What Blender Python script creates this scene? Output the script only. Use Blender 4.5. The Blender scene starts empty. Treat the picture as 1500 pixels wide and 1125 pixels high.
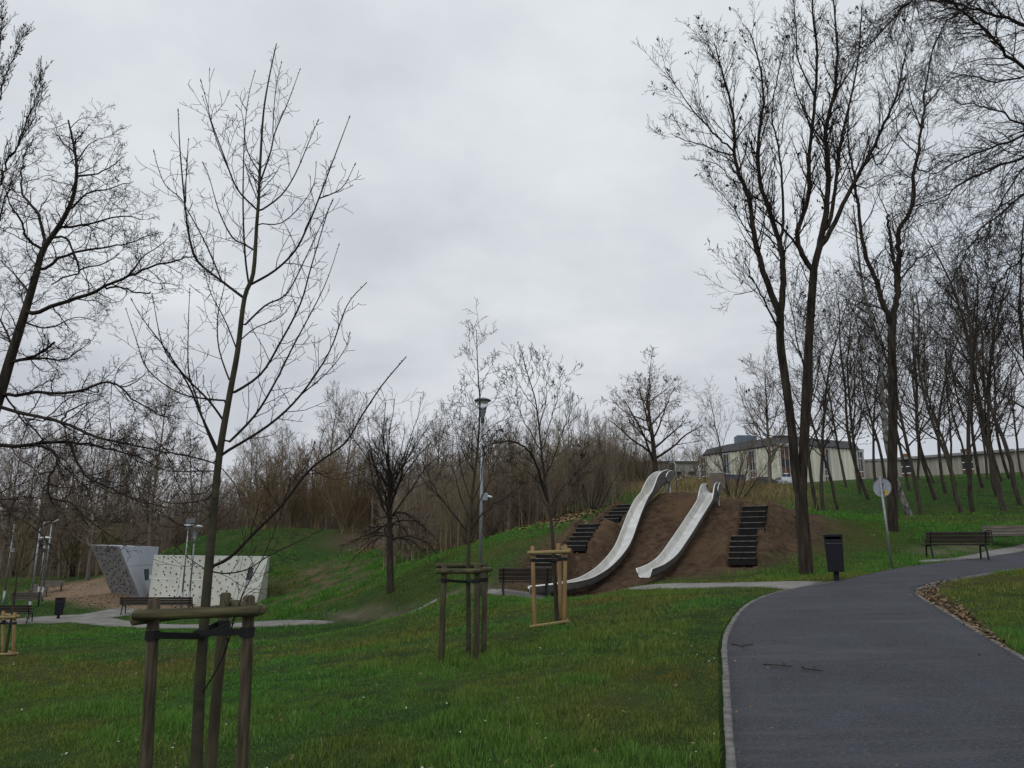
import bpy, bmesh, math, random
import numpy as np
from mathutils import Vector, Matrix

R = math.radians
rng = random.Random(7)
nrng = np.random.default_rng(11)
C = bpy.context.scene.collection
F, EYE, PITCH = 1150.0, 1.6, R(13)
CP, SP = math.cos(PITCH), math.sin(PITCH)

# ------------------------------------------------------------------ photo measurements -> metres
def at(u, v, Y):
    """Point at forward distance Y that was measured at photo pixel (u, v)."""
    xc, yc = (u - 750) / F, (562.5 - v) / F
    dy, dz = CP - yc * SP, SP + yc * CP
    t = Y / dy
    return Vector((xc * t, Y, EYE + dz * t))

def ux(u, Y, z=1.0):
    depth = Y * CP + (z - EYE) * SP
    return (u - 750) / F * depth

# ------------------------------------------------------------------ smooth noise
_tab = nrng.random((256, 256))
def vnoise(x, y):
    x = np.asarray(x, float); y = np.asarray(y, float)
    xi = np.floor(x).astype(int); yi = np.floor(y).astype(int)
    fx = x - xi; fy = y - yi
    fx = fx * fx * (3 - 2 * fx); fy = fy * fy * (3 - 2 * fy)
    a = _tab[xi & 255, yi & 255]; b = _tab[(xi + 1) & 255, yi & 255]
    c = _tab[xi & 255, (yi + 1) & 255]; d = _tab[(xi + 1) & 255, (yi + 1) & 255]
    return (a * (1 - fx) + b * fx) * (1 - fy) + (c * (1 - fx) + d * fx) * fy
def fbm(x, y, o=4):
    s = 0; a = .5
    for i in range(o):
        s = s + a * vnoise(x * 2 ** i + 17 * i, y * 2 ** i + 31 * i); a *= .5
    return s

# ------------------------------------------------------------------ slides' centre lines (used for the mound too)
SLIDE_A = [at(*p) for p in [(776, 872, 25.45), (800, 869.5, 25.5), (822, 866.5, 25.6), (843, 863, 25.9), (864, 856, 26.4), (889, 839, 27.2), (911, 812, 28.3), (924, 780, 29.6),
           (932, 759, 30.4), (942, 739, 31.2), (957, 722, 31.8), (968, 711, 32.1), (980, 704, 32.3)]]
SLIDE_B = [at(*p) for p in [(945, 846, 24.9), (964, 838, 25.5), (981, 824, 26.1), (997, 801, 27), (1013, 776, 28.2), (1028, 752, 29.3),
           (1039, 734, 30.1), (1047, 722, 30.5)]]

# ------------------------------------------------------------------ terrain
_cp = [at(*p) for p in [
    (750, 1125, 6.9), (0, 1125, 8), (300, 1125, 7.3), (1078, 1125, 6.9), (1500, 1125, 6.7),
    (1070, 1000, 9.5), (1068, 930, 12.4), (1100, 885, 15.5), (1150, 865, 17.5), (1225, 851, 18.9), (1300, 833, 22), (1400, 820, 25.5),
    (1500, 808, 29.5), (1355, 885, 15.2), (1500, 970, 10.4), (1500, 832, 22.5), (1450, 880, 15),
    (680, 968, 12.8), (815, 912, 16), (740, 1020, 9.2), (300, 1000, 13.5), (0, 1000, 15.5), (300, 940, 25), (0, 940, 27), (300, 917, 34.5),
    (500, 960, 15), (600, 930, 20), (850, 880, 21), (960, 868, 22), (500, 918, 30), (600, 899, 29.5), (640, 886, 27),
    (920, 860, 24), (1050, 858, 21.5), (770, 875, 25), (703, 872, 23.5),
    (1080, 827, 25.4), (1092, 785, 27.3), (1105, 783, 28), (1110, 743, 30.2), (1205, 792, 29), (1150, 812, 26), (1145, 748, 30.5), (1190, 757, 31),
    (1060, 740, 33), (985, 733, 35), (920, 741, 36), (1000, 780, 29.5), (1050, 790, 28), (900, 775, 32), (1020, 830, 26), (935, 830, 27.3),
    (880, 756, 34), (845, 767, 31.5), (838, 804, 28.8), (790, 803, 28.5), (740, 836, 26.5), (780, 771, 33), (700, 802, 32), (640, 832, 33),
    (1000, 720, 48), (1130, 718, 62), (960, 703, 58), (860, 733, 50), (800, 758, 46), (720, 790, 48), (600, 800, 50), (850, 718, 62),
    (300, 785, 62), (450, 779, 64), (520, 800, 58), (400, 830, 53), (480, 850, 44), (420, 890, 38), (572, 866, 32), (400, 862, 48),
    (1225, 792, 30), (1310, 776, 31), (1400, 780, 32), (1500, 781, 33), (1450, 760, 38), (1400, 745, 44), (1250, 742, 44), (1200, 753, 38),
    (1480, 735, 47), (1350, 720, 55), (1450, 703, 62), (1250, 715, 60), (1090, 714, 110), (1250, 713, 118), (1500, 700, 110), (1100, 717, 80),
    (85, 907, 41), (150, 890, 45), (170, 868, 50), (20, 882, 52), (0, 850, 65), (210, 862, 56), (130, 850, 66), (290, 888, 45), (385, 881, 47),
    (100, 840, 75), (0, 835, 90), (250, 815, 70), (700, 770, 75)]]
_cp += [p - Vector((0, 0, .22)) for p in SLIDE_A[2:-1]] + [p - Vector((0, 0, .22)) for p in SLIDE_B[1:-1]]
_cp += [Vector(p) for p in [(-100, 120, 4), (-40, 110, 5), (0, 110, 8), (30, 130, 12.5), (120, 130, 13), (100, 60, 9), (60, 30, 4), (40, 10, 1.5),
        (25, 0, .5), (-30, 0, -1), (-60, 40, -1), (-100, 60, 0), (0, -20, -.3), (30, -20, .3), (-40, -20, -1.2), (0, 190, 11), (100, 200, 14), (-100, 200, 7)]]
_P = np.array([[p.x, p.y] for p in _cp]) / 30.0
_Z = np.array([p.z for p in _cp])
def _U(r2):
    return np.where(r2 > 1e-12, .5 * r2 * np.log(np.maximum(r2, 1e-12)), 0)
_n = len(_P)
_K = _U(((_P[:, None] - _P[None]) ** 2).sum(-1)) + np.eye(_n) * .0012
_A = np.zeros((_n + 3, _n + 3)); _A[:_n, :_n] = _K
_A[:_n, _n] = 1; _A[:_n, _n + 1:] = _P; _A[_n:, :_n] = _A[:_n, _n:].T
_W = np.linalg.solve(_A, np.concatenate([_Z, np.zeros(3)]))
def gzs(x, y):
    x = np.clip(np.asarray(x, float), -110, 130) / 30; y = np.clip(np.asarray(y, float), -25, 210) / 30
    sh = x.shape; x = x.ravel(); y = y.ravel()
    out = np.empty_like(x)
    for i in range(0, len(x), 40000):
        a, b = x[i:i + 40000], y[i:i + 40000]
        r2 = (a[:, None] - _P[None, :, 0]) ** 2 + (b[:, None] - _P[None, :, 1]) ** 2
        out[i:i + 40000] = _U(r2) @ _W[:_n] + _W[_n] + _W[_n + 1] * a + _W[_n + 2] * b
    return out.reshape(sh)

def inpoly(x, y, poly):
    x = np.asarray(x); y = np.asarray(y)
    c = np.zeros(x.shape, bool); n = len(poly)
    for i in range(n):
        x0, y0 = poly[i]; x1, y1 = poly[(i + 1) % n]
        if y0 == y1: continue
        m = ((y0 > y) != (y1 > y)) & (x < (x1 - x0) * (y - y0) / (y1 - y0) + x0)
        c ^= m
    return c
def edge_dist(x, y, poly):
    x = np.asarray(x, float); y = np.asarray(y, float)
    d = np.full(x.shape, 1e9); n = len(poly)
    for i in range(n):
        x0, y0 = poly[i]; x1, y1 = poly[(i + 1) % n]
        dx, dy = x1 - x0, y1 - y0
        t = np.clip(((x - x0) * dx + (y - y0) * dy) / (dx * dx + dy * dy + 1e-12), 0, 1)
        d = np.minimum(d, np.hypot(x - x0 - t * dx, y - y0 - t * dy))
    return d
def soft(x, y, poly, w, amp=0.0, sc=1.0):
    """1 inside the polygon, 0 outside, blended over w metres with a ragged edge."""
    d = edge_dist(x, y, poly)
    s = np.where(inpoly(x, y, poly), d, -d)
    if amp: s = s + amp * (fbm(np.asarray(x) * sc, np.asarray(y) * sc, 4) - .47) * 2
    t = np.clip(s / w * .5 + .5, 0, 1)
    return t * t * (3 - 2 * t)
def poly_uY(L):
    return [(ux(u, Y, float(gzs(ux(u, Y), Y))), Y) for u, Y in L]
def catmull(P, m):
    out = []
    n = len(P)
    for i in range(n - 1):
        p0 = P[max(i - 1, 0)]; p1 = P[i]; p2 = P[i + 1]; p3 = P[min(i + 2, n - 1)]
        for j in range(m):
            t = j / m
            out.append(tuple(.5 * (2 * b + (c - a) * t + (2 * a - 5 * b + 4 * c - d) * t * t + (3 * b - a - 3 * c + d) * t ** 3)
                             for a, b, c, d in zip(p0, p1, p2, p3)))
    out.append(tuple(P[-1]))
    return out

PATH_L = [(-1.6, -8), (-.6, -3), (.35, 1), (1.1, 4), (1.82, 6.9), (2.49, 9.5), (3.28, 12.4), (4.5, 15.4), (5.85, 17.4), (7.5, 18.7), (10, 21.4), (14.1, 25.4), (18.9, 29.5), (27, 35.5), (40, 45)]
PATH_R = [(2.4, -8), (3.3, -3), (4.2, 1), (5.0, 4.5), (5.75, 7.7), (6.44, 10.4), (7.1, 12.9), (7.6, 14.6), (7.85, 15.6), (8.25, 16.6), (9.2, 17.7), (11.2, 19.4), (14.3, 22.4), (21, 27.5), (40, 40)]
PL = catmull(PATH_L, 5); PR = catmull(PATH_R, 5)
PATH_POLY = PL + PR[::-1]
SLAB_FAR = poly_uY([(921, 24.6), (985, 23.6), (1060, 22), (1130, 20.2), (1205, 18.75)])
SLAB_NEAR = poly_uY([(921, 23.3), (985, 22.2), (1060, 20.4), (1110, 18.9), (1160, 17.55)])
BSLAB = poly_uY([(712, 24.5), (716, 25.25), (825, 25.35), (846, 24.95), (830, 24.3)])
LEFT_FAR = poly_uY([(40, 41.5), (130, 42.5), (200, 39.3), (300, 35.3), (400, 32.8), (490, 30.65)])
LEFT_NEAR = poly_uY([(-60, 38.5), (100, 39.8), (200, 36.4), (300, 33.2), (400, 31.5), (489, 30.55)])
SPUR_FAR = poly_uY([(100, 41.8), (145, 43.6), (180, 44.8)])
SPUR_NEAR = poly_uY([(140, 40.6), (190, 42.2), (230, 43.4)])
STEPST_FAR = poly_uY([(538, 29.5), (590, 29.45), (640, 28.7)])
STEPST_NEAR = poly_uY([(545, 29.0), (590, 28.95), (640, 28.3)])
RSLAB_FAR = poly_uY([(1345, 25.2), (1400, 26.9), (1450, 29), (1560, 33)])
RSLAB_NEAR = poly_uY([(1352, 24.4), (1400, 25.6), (1450, 27.6), (1560, 32)])
CHIPS = poly_uY([(40, 58), (85, 48.5), (130, 45.3), (175, 43.6), (250, 42.6), (340, 42), (345, 44), (300, 46.2), (225, 50), (205, 56), (150, 61), (90, 64)])
DIRT = poly_uY([(708, 24.6), (742, 26.8), (790, 29.4), (838, 32.6), (885, 35.4), (930, 37.5), (990, 38.5), (1060, 36.5), (1140, 33), (1206, 32.3), (1232, 29.5),
                (1218, 27.0), (1165, 25.3), (1105, 24.5), (1020, 24.6), (960, 24.8), (920, 24.6), (880, 24.6), (850, 25), (800, 25.6)])
LITTER = poly_uY([(470, 60), (560, 52), (640, 47), (720, 43), (770, 36), (800, 32.5), (850, 34), (880, 38), (850, 44), (760, 52), (680, 58), (600, 60), (520, 66)])
WOODFLOOR = [(-110, 72), (-45, 70), (-30, 72), (-18, 68), (-8, 62), (-3, 56), (3, 52), (9, 50), (13, 52), (16, 60), (14, 72), (12, 140), (-110, 150)]
DITCH = poly_uY([(390, 47), (440, 52), (510, 51), (555, 46), (565, 40), (545, 36), (470, 35), (415, 38), (395, 42)])
WORN = poly_uY([(470, 32.2), (560, 30.6), (640, 28.6), (700, 26.3), (730, 25.3), (730, 24.5), (690, 25.2), (630, 27.4), (560, 29.6), (480, 31.2)])
DRY = poly_uY([(1000, 44), (1060, 40), (1130, 42), (1160, 50), (1155, 60), (1080, 66), (1000, 62), (960, 52)])
_s = [(x, y) for x, y in catmull(PATH_R, 5) if 10.6 < y < 18.6]
STRIP = _s + [(x + .42 * (math.sin(math.pi * (i + .5) / len(_s)) ** .8 * .95 + .1), y - .22 * math.sin(math.pi * (i + .5) / len(_s))) for i, (x, y) in enumerate(_s)][::-1]
WORN_R = poly_uY([(1335, 26.8), (1365, 26), (1420, 28.3), (1440, 29.5), (1430, 30.5), (1390, 29.6), (1350, 28.6)])

def carve(x, y):
    x = np.asarray(x, float); y = np.asarray(y, float)
    z = gzs(x, y)
    d = soft(x, y, DIRT, 1.2)
    z = z + d * (.18 * (fbm(np.asarray(x) * .7, np.asarray(y) * .7) - .47) + .17 * (fbm(np.asarray(x) * 2.6, np.asarray(y) * 2.6) - .47))
    for a, b, w_, n_ in FLIGHTS:          # steps are cut into the mound, with earth shoulders beside them
        dx, dy = b.x - a.x, b.y - a.y; Ln = math.hypot(dx, dy); dx /= Ln; dy /= Ln
        s = (x - a.x) * dx + (y - a.y) * dy; t = np.abs((x - a.x) * -dy + (y - a.y) * dx) - w_ / 2
        line = a.z + (b.z - a.z) * np.clip(s / Ln, 0, 1)
        k = np.clip(t / 1.0, 0, 1)
        m = (t > .02) & (t < (.3 if a.y < 27 and a.x < 4 else 1.0)) & (s > .1) & (s < Ln + .5)
        z = np.where(m, np.maximum(z, line + .20 - .75 * k * k + .05 * (fbm(x * 2 + 7, y * 2, 2) - .4)), z)
        m = (t <= .02) & (s > -.30) & (s < Ln + .05)
        z = np.where(m, np.minimum(z, a.z + (b.z - a.z) * np.clip((s - .12) / Ln, 0, 1) - .12), z)
    rough = soft(x, y, DITCH, 4, 1.5, .4)
    z = z + rough * .34 * (fbm(np.asarray(x) * .9 + 3, np.asarray(y) * .9, 4) - .47)
    nr = np.clip((edge_dist(x, y, PATH_POLY) - .15) / .8, 0, 1)
    lump = .10 * (fbm(np.asarray(x) * .45 + 9, np.asarray(y) * .45) - .47) + .05 * (fbm(np.asarray(x) * 1.7 + 5, np.asarray(y) * 1.7, 3) - .43)
    return z + (1 - d) * nr * lump
FLIGHTS = [(at(1087, 826, 25.2), at(1091, 785, 26.9), .84, 5), (at(1101, 783, 27.8), at(1107, 742, 29.6), .86, 5), (at(842, 806, 28.7), at(866, 768, 30.6), .82, 6),
           (at(893, 766, 32.2), at(922, 740, 34.4), .8, 5), (at(786, 843, 26.3), at(806, 812, 27.7), .85, 5)]
_flat = [PATH_POLY, SLAB_FAR + SLAB_NEAR[::-1], BSLAB, LEFT_FAR + LEFT_NEAR[::-1], SPUR_FAR + SPUR_NEAR[::-1], STEPST_FAR + STEPST_NEAR[::-1], RSLAB_FAR + RSLAB_NEAR[::-1]]
def gz(x, y):
    x = np.asarray(x, float); y = np.asarray(y, float)
    return carve(x, y)
def g1(x, y):
    return float(gz(np.array([x]), np.array([y]))[0])
def spot(u, Y):
    z = 1.0
    for _ in range(4):
        x = ux(u, Y, z); z = g1(x, Y)
    return Vector((x, Y, z))

# ------------------------------------------------------------------ object helpers
def link(o):
    C.objects.link(o); return o
def tag(o, label, cat, group=None):
    o['label'] = label; o['category'] = cat
    if group: o['group'] = group
    return o
def thing(name, label, cat, loc=(0, 0, 0), rz=0, group=None):
    o = link(bpy.data.objects.new(name, None)); o.empty_display_size = .2
    o.location = loc; o.rotation_euler = (0, 0, rz)
    return tag(o, label, cat, group)
def arrays_mesh(name, V, Q, mat, smooth=True):
    me = bpy.data.meshes.new(name)
    V = np.asarray(V, np.float32).reshape(-1, 3); Q = np.asarray(Q, np.int32)
    me.vertices.add(len(V)); me.vertices.foreach_set('co', V.ravel())
    k = Q.shape[1]
    me.loops.add(Q.size); me.loops.foreach_set('vertex_index', Q.ravel())
    me.polygons.add(len(Q)); me.polygons.foreach_set('loop_start', np.arange(0, Q.size, k, dtype=np.int32))
    me.update(calc_edges=True)
    if mat: me.materials.append(mat)
    if smooth: me.polygons.foreach_set('use_smooth', np.ones(len(Q), bool))
    return me
def mobj(name, me, parent=None, loc=None):
    o = link(bpy.data.objects.new(name, me))
    if parent: o.parent = parent
    if loc is not None: o.location = loc
    return o
def obj(name, bm, mat, parent=None, smooth=False, bevel=0, loc=None):
    me = bpy.data.meshes.new(name)
    bmesh.ops.recalc_face_normals(bm, faces=bm.faces)
    bm.to_mesh(me); bm.free()
    mats = mat if isinstance(mat, (list, tuple)) else [mat]
    for m in mats: me.materials.append(m)
    if smooth:
        me.shade_smooth()
    o = mobj(name, me, parent, loc)
    if bevel:
        b = o.modifiers.new('edge', 'BEVEL'); b.width = bevel; b.segments = 2; b.limit_method = 'ANGLE'
    return o
def dup(o, parent=None):
    c = link(o.copy()); c.parent = parent
    for ch in list(o.children): dup(ch, c)
    return c
def box(bm, c, s, rot=None, mi=0):
    M = Matrix.Translation(c) @ (rot.to_4x4() if rot else Matrix()) @ Matrix.Diagonal((s[0], s[1], s[2], 1))
    g = bmesh.ops.create_cube(bm, size=1, matrix=M)
    for f in {f for v in g['verts'] for f in v.link_faces}: f.material_index = mi
    return g['verts']
def rotx(a): return Matrix.Rotation(a, 3, 'X')
def roty(a): return Matrix.Rotation(a, 3, 'Y')
def rotz(a): return Matrix.Rotation(a, 3, 'Z')
def cyl(bm, p0, p1, r0, r1=None, k=14, mi=0):
    p0 = Vector(p0); p1 = Vector(p1); r1 = r0 if r1 is None else r1
    d = p1 - p0
    M = Matrix.Translation((p0 + p1) / 2) @ d.to_track_quat('Z', 'Y').to_matrix().to_4x4()
    g = bmesh.ops.create_cone(bm, cap_ends=True, segments=k, radius1=r0, radius2=r1, depth=d.length, matrix=M)
    for f in {f for v in g['verts'] for f in v.link_faces}: f.material_index = mi
def lathe(bm, prof, k=24, mat=None):
    rings = []
    for r, z in prof:
        rings.append([bm.verts.new((r * math.cos(2 * math.pi * i / k), r * math.sin(2 * math.pi * i / k), z)) for i in range(k)])
    for a, b in zip(rings, rings[1:]):
        for i in range(k): bm.faces.new((a[i], a[(i + 1) % k], b[(i + 1) % k], b[i]))
    if prof[0][0] > .002: bm.faces.new(rings[0][::-1])
    if prof[-1][0] > .002: bm.faces.new(rings[-1])
def pipe(bm, pts, r, k=8):
    prev = None
    for i, p in enumerate(pts):
        p = Vector(p); a = Vector(pts[max(i - 1, 0)]); b = Vector(pts[min(i + 1, len(pts) - 1)])
        q = (b - a).to_track_quat('Z', 'Y')
        rr = r[i] if isinstance(r, (list, tuple)) else r
        ring = [bm.verts.new(p + q @ Vector((rr * math.cos(2 * math.pi * j / k), rr * math.sin(2 * math.pi * j / k), 0))) for j in range(k)]
        if prev:
            for j in range(k): bm.faces.new((prev[j], prev[(j + 1) % k], ring[(j + 1) % k], ring[j]))
        else: bm.faces.new(ring[::-1])
        prev = ring
    bm.faces.new(prev)

# ------------------------------------------------------------------ materials
def mat(name, col, rough=.7, metal=0, var=.0, scale=4, col2=None, bump=0, bscale=None, spec=.3, detail=6, mapping=None, coord='Object'):
    m = bpy.data.materials.new(name); m.use_nodes = True
    nt = m.node_tree; N = nt.nodes; b = N['Principled BSDF']
    b.inputs['Roughness'].default_value = rough; b.inputs['Metallic'].default_value = metal
    b.inputs['Specular IOR Level'].default_value = spec
    tc = N.new('ShaderNodeTexCoord'); src = tc.outputs[coord]
    if mapping:
        mp = N.new('ShaderNodeMapping'); mp.inputs['Scale'].default_value = mapping
        nt.links.new(src, mp.inputs[0]); src = mp.outputs[0]
    n = N.new('ShaderNodeTexNoise'); n.inputs['Scale'].default_value = scale; n.inputs['Detail'].default_value = detail
    nt.links.new(src, n.inputs['Vector'])
    r = N.new('ShaderNodeValToRGB')
    c2 = col2 or tuple(c * (1 - var) for c in col)
    r.color_ramp.elements[0].position = .35; r.color_ramp.elements[0].color = (*c2, 1)
    r.color_ramp.elements[1].position = .65; r.color_ramp.elements[1].color = (*(col if col2 else tuple(min(1, c * (1 + var * .6)) for c in col)), 1)
    nt.links.new(n.outputs['Fac'], r.inputs[0]); nt.links.new(r.outputs[0], b.inputs['Base Color'])
    if bump:
        n2 = N.new('ShaderNodeTexNoise'); n2.inputs['Scale'].default_value = bscale or scale * 6; n2.inputs['Detail'].default_value = 5
        nt.links.new(src, n2.inputs['Vector'])
        bp = N.new('ShaderNodeBump'); bp.inputs['Strength'].default_value = 1; bp.inputs['Distance'].default_value = bump
        nt.links.new(n2.outputs['Fac'], bp.inputs['Height']); nt.links.new(bp.outputs[0], b.inputs['Normal'])
    return m
M = {}
M['bark_wood'] = mat('grey_brown_woodland_bark', (.200, .168, .140), .95, col2=(.115, .096, .082), scale=3, mapping=(3, 3, .6), spec=.1)
M['bark'] = mat('dark_bark', (.070, .057, .046), .95, col2=(.033, .027, .023), scale=3, bump=.012, bscale=9, mapping=(3, 3, .6), spec=.1)
M['bark_big'] = mat('furrowed_bark', (.062, .050, .040), .95, col2=(.024, .020, .017), scale=4, bump=.03, bscale=6, mapping=(2.4, 2.4, .35), spec=.1)
M['bark_young'] = mat('greenish_young_bark', (.072, .066, .042), .85, col2=(.040, .036, .026), scale=5, bump=.004, bscale=30, mapping=(1, 1, 1.6), spec=.15)
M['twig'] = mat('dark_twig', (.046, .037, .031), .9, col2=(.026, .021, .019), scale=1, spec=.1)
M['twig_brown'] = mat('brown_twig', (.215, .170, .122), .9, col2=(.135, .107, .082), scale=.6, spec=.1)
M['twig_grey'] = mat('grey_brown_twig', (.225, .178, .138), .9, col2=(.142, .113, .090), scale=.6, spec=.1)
M['twig_orange'] = mat('orange_willow_twig', (.25, .175, .095), .9, col2=(.16, .118, .075), scale=.6, spec=.1)
M['twig_olive'] = mat('olive_twig', (.24, .205, .095), .9, col2=(.145, .122, .065), scale=.6, spec=.1)
M['pods'] = mat('dry_seed_pods', (.050, .036, .026), .9, col2=(.026, .019, .015), scale=2, spec=.1)
M['stake_old'] = mat('weathered_green_round_timber', (.090, .078, .045), .85, col2=(.046, .038, .024), scale=3.5, bump=.004, bscale=14, mapping=(4, 4, .5), spec=.2)
M['stake_brown'] = mat('weathered_brown_round_timber', (.110, .090, .060), .85, col2=(.042, .034, .024), scale=5, bump=.006, bscale=14, mapping=(8, 8, .6), spec=.15)
M['stake_new'] = mat('pale_round_timber', (.34, .22, .105), .8, col2=(.23, .145, .065), scale=3.5, bump=.003, bscale=14, mapping=(4, 4, .5), spec=.2)
M['rail_old'] = mat('weathered_green_rail', (.125, .112, .055), .85, col2=(.040, .036, .022), scale=5, bump=.004, bscale=14, mapping=(.5, 4, 4), spec=.2)
M['rail_new'] = mat('pale_round_rail', (.33, .25, .12), .8, col2=(.22, .16, .075), scale=3.5, bump=.002, bscale=14, mapping=(.5, 4, 4), spec=.2)
M['strap'] = mat('black_tree_strap', (.014, .014, .015), .7, var=.3, scale=20, spec=.3)
M['steel_rim'] = mat('bright_steel_rim', (.82, .80, .76), .3, 1, var=.05, scale=3)
M['steel'] = mat('brushed_steel', (.76, .745, .71), .38, 1, var=.14, scale=3, bump=.001, bscale=40)
M['steel_dull'] = mat('dull_steel_underside', (.13, .122, .115), .65, .2, var=.3, scale=5)
M['galv'] = mat('galvanised_steel', (.30, .315, .33), .5, .6, var=.15, scale=8)
M['lampgrey'] = mat('grey_lamp_paint', (.18, .20, .21), .45, .3, var=.15, scale=6)
M['lampwhite'] = mat('white_lamp_cover', (.72, .74, .76), .4, 0, var=.08, scale=6)
M['anth'] = mat('anthracite_paint', (.013, .014, .020), .6, 0, var=.25, scale=6, spec=.2)
M['wood_bench'] = mat('brown_bench_boards', (.060, .045, .036), .6, col2=(.034, .026, .022), scale=3, mapping=(.6, 5, 5), spec=.3, bump=.001)
M['wood_bench_grey'] = mat('greyed_bench_boards', (.17, .145, .12), .7, col2=(.09, .075, .062), scale=3, mapping=(.6, 5, 5), spec=.3, bump=.001)
M['black_iron'] = mat('black_bench_iron', (.018, .018, .019), .5, .3, var=.3, scale=9, spec=.4)
M['step'] = mat('black_step_boards', (.017, .016, .016), .75, col2=(.009, .009, .010), scale=5, mapping=(1, 4, 4), bump=.003, spec=.2)
M['concrete'] = mat('grey_concrete', (.26, .25, .235), .9, col2=(.17, .165, .155), scale=1.6, bump=.004, bscale=40, spec=.2)
M['paving'] = mat('grey_paving', (.235, .225, .21), .9, col2=(.16, .152, .142), scale=1.2, bump=.004, bscale=30, spec=.2)
M['kerbstone'] = mat('granite_setts', (.21, .205, .19), .9, col2=(.12, .118, .11), scale=5, bump=.006, bscale=30, spec=.2)
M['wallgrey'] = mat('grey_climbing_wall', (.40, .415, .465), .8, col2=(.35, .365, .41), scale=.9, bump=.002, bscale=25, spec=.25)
M['wallcream'] = mat('cream_climbing_wall', (.60, .61, .55), .8, col2=(.50, .51, .45), scale=.9, bump=.002, bscale=25, spec=.25)
M['hold'] = mat('dark_climbing_hold', (.028, .026, .028), .7, var=.4, scale=9)
M['board'] = mat('dark_notice_board', (.045, .050, .065), .4, var=.3, scale=9)
M['paper'] = mat('white_notice', (.70, .72, .72), .7, var=.1, scale=9)
M['yellow'] = mat('yellow_sticker', (.65, .43, .05), .6, var=.2, scale=30)
M['signback'] = mat('grey_sign_back', (.36, .39, .44), .6, .1, var=.15, scale=6)
M['leaf_dead'] = mat('dead_leaves', (.30, .20, .115), .9, col2=(.13, .082, .048), scale=9, spec=.15, coord='Object')
M['clod'] = mat('soil_clods', (.17, .11, .070), .95, col2=(.095, .062, .042), scale=3, spec=.1)
M['flower'] = mat('pale_specks', (.55, .52, .42), .9, var=.3, scale=9)
M['glassy'] = mat('lamp_glass', (.75, .78, .80), .1, 0, var=.05, scale=3, spec=.5)
M['glassy'].node_tree.nodes['Principled BSDF'].inputs['Transmission Weight'].default_value = .85
# ================================================================== ground
def lines(lo, hi, fine, far, g=1.35):
    L = list(np.arange(lo, hi + 1e-6, fine))
    s = fine; x = lo; A = []
    while x > -far: s *= g; x -= s; A.append(x)
    s = fine; x = hi; B = []
    while x < far: s *= g; x += s; B.append(x)
    return np.array(A[::-1] + L + B)
gx = lines(-34, 34, .25, 1500); gy = lines(3, 50, .25, 1500)
gx = np.unique(np.round(np.concatenate([gx, np.arange(1, 12.01, .125)]), 4)); gy = np.unique(np.round(np.concatenate([gy, np.arange(24, 36.01, .125)]), 4))
GX, GY = np.meshgrid(gx, gy); fx, fy = GX.ravel(), GY.ravel()
Zg = gz(fx, fy)
hard = np.zeros(len(fx), bool)
for p in _flat: hard |= inpoly(fx, fy, p) & (edge_dist(fx, fy, p) > (.0 if p is PATH_POLY else .12))
hard |= edge_dist(fx, fy, PATH_POLY) < .10
Zg = np.where(hard, gzs(fx, fy) - .08, Zg)
nx, ny = len(gx), len(gy)
idx = np.arange(nx * ny).reshape(ny, nx)
Q = np.stack([idx[:-1, :-1], idx[:-1, 1:], idx[1:, 1:], idx[1:, :-1]], -1).reshape(-1, 4)
def fattr(me, name, a):
    t = me.attributes.new(name, 'FLOAT', 'POINT'); t.data.foreach_set('value', np.asarray(a, np.float32))

def nmix(nt, fac, a, b):
    m = nt.nodes.new('ShaderNodeMix'); m.data_type = 'RGBA'
    nt.links.new(fac, m.inputs[0])
    for s, v in ((m.inputs[6], a), (m.inputs[7], b)):
        if isinstance(v, tuple): s.default_value = (*v, 1)
        else: nt.links.new(v, s)
    return m.outputs[2]
def nnoise(nt, src, scale, detail=5, rough=.55):
    n = nt.nodes.new('ShaderNodeTexNoise'); n.inputs['Scale'].default_value = scale; n.inputs['Detail'].default_value = detail
    n.inputs['Roughness'].default_value = rough
    nt.links.new(src, n.inputs['Vector']); return n.outputs['Fac']
def nramp(nt, src, p0, p1, c0=(0, 0, 0), c1=(1, 1, 1)):
    r = nt.nodes.new('ShaderNodeValToRGB')
    r.color_ramp.elements[0].position = p0; r.color_ramp.elements[0].color = (*c0, 1)
    r.color_ramp.elements[1].position = p1; r.color_ramp.elements[1].color = (*c1, 1)
    nt.links.new(src, r.inputs[0]); return r.outputs[0]
def nattr(nt, name):
    a = nt.nodes.new('ShaderNodeAttribute'); a.attribute_name = name; return a.outputs['Fac']

gm = bpy.data.materials.new('lawn_and_soil'); gm.use_nodes = True
nt = gm.node_tree; bs = nt.nodes['Principled BSDF']; bs.inputs['Roughness'].default_value = .95; bs.inputs['Specular IOR Level'].default_value = .1
pos = nt.nodes.new('ShaderNodeNewGeometry').outputs['Position']
big = nnoise(nt, pos, .16, 4); mid = nnoise(nt, pos, 1.3, 5); fine = nnoise(nt, pos, 22, 4, .7)
GREEN_A, GREEN_B, YEL = (.017, .044, .009), (.034, .078, .015), (.068, .074, .020)
g = nmix(nt, nramp(nt, mid, .35, .65), GREEN_A, GREEN_B)
g = nmix(nt, nramp(nt, big, .50, .68), g, YEL)
g = nmix(nt, nramp(nt, fine, .50, .76), g, (.066, .060, .024))
soilm = nmix(nt, nramp(nt, nnoise(nt, pos, 3.5, 8, .7), .35, .65), (.050, .032, .021), (.140, .092, .060))
soilm = nmix(nt, nramp(nt, nnoise(nt, pos, .5, 3), .5, .68), soilm, (.135, .085, .050))
litm = nmix(nt, nramp(nt, nnoise(nt, pos, 9, 6, .75), .38, .62), (.060, .046, .030), (.15, .105, .070))
chipm = nmix(nt, nramp(nt, nnoise(nt, pos, 14, 6, .8), .35, .65), (.17, .118, .078), (.33, .24, .165))
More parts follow.
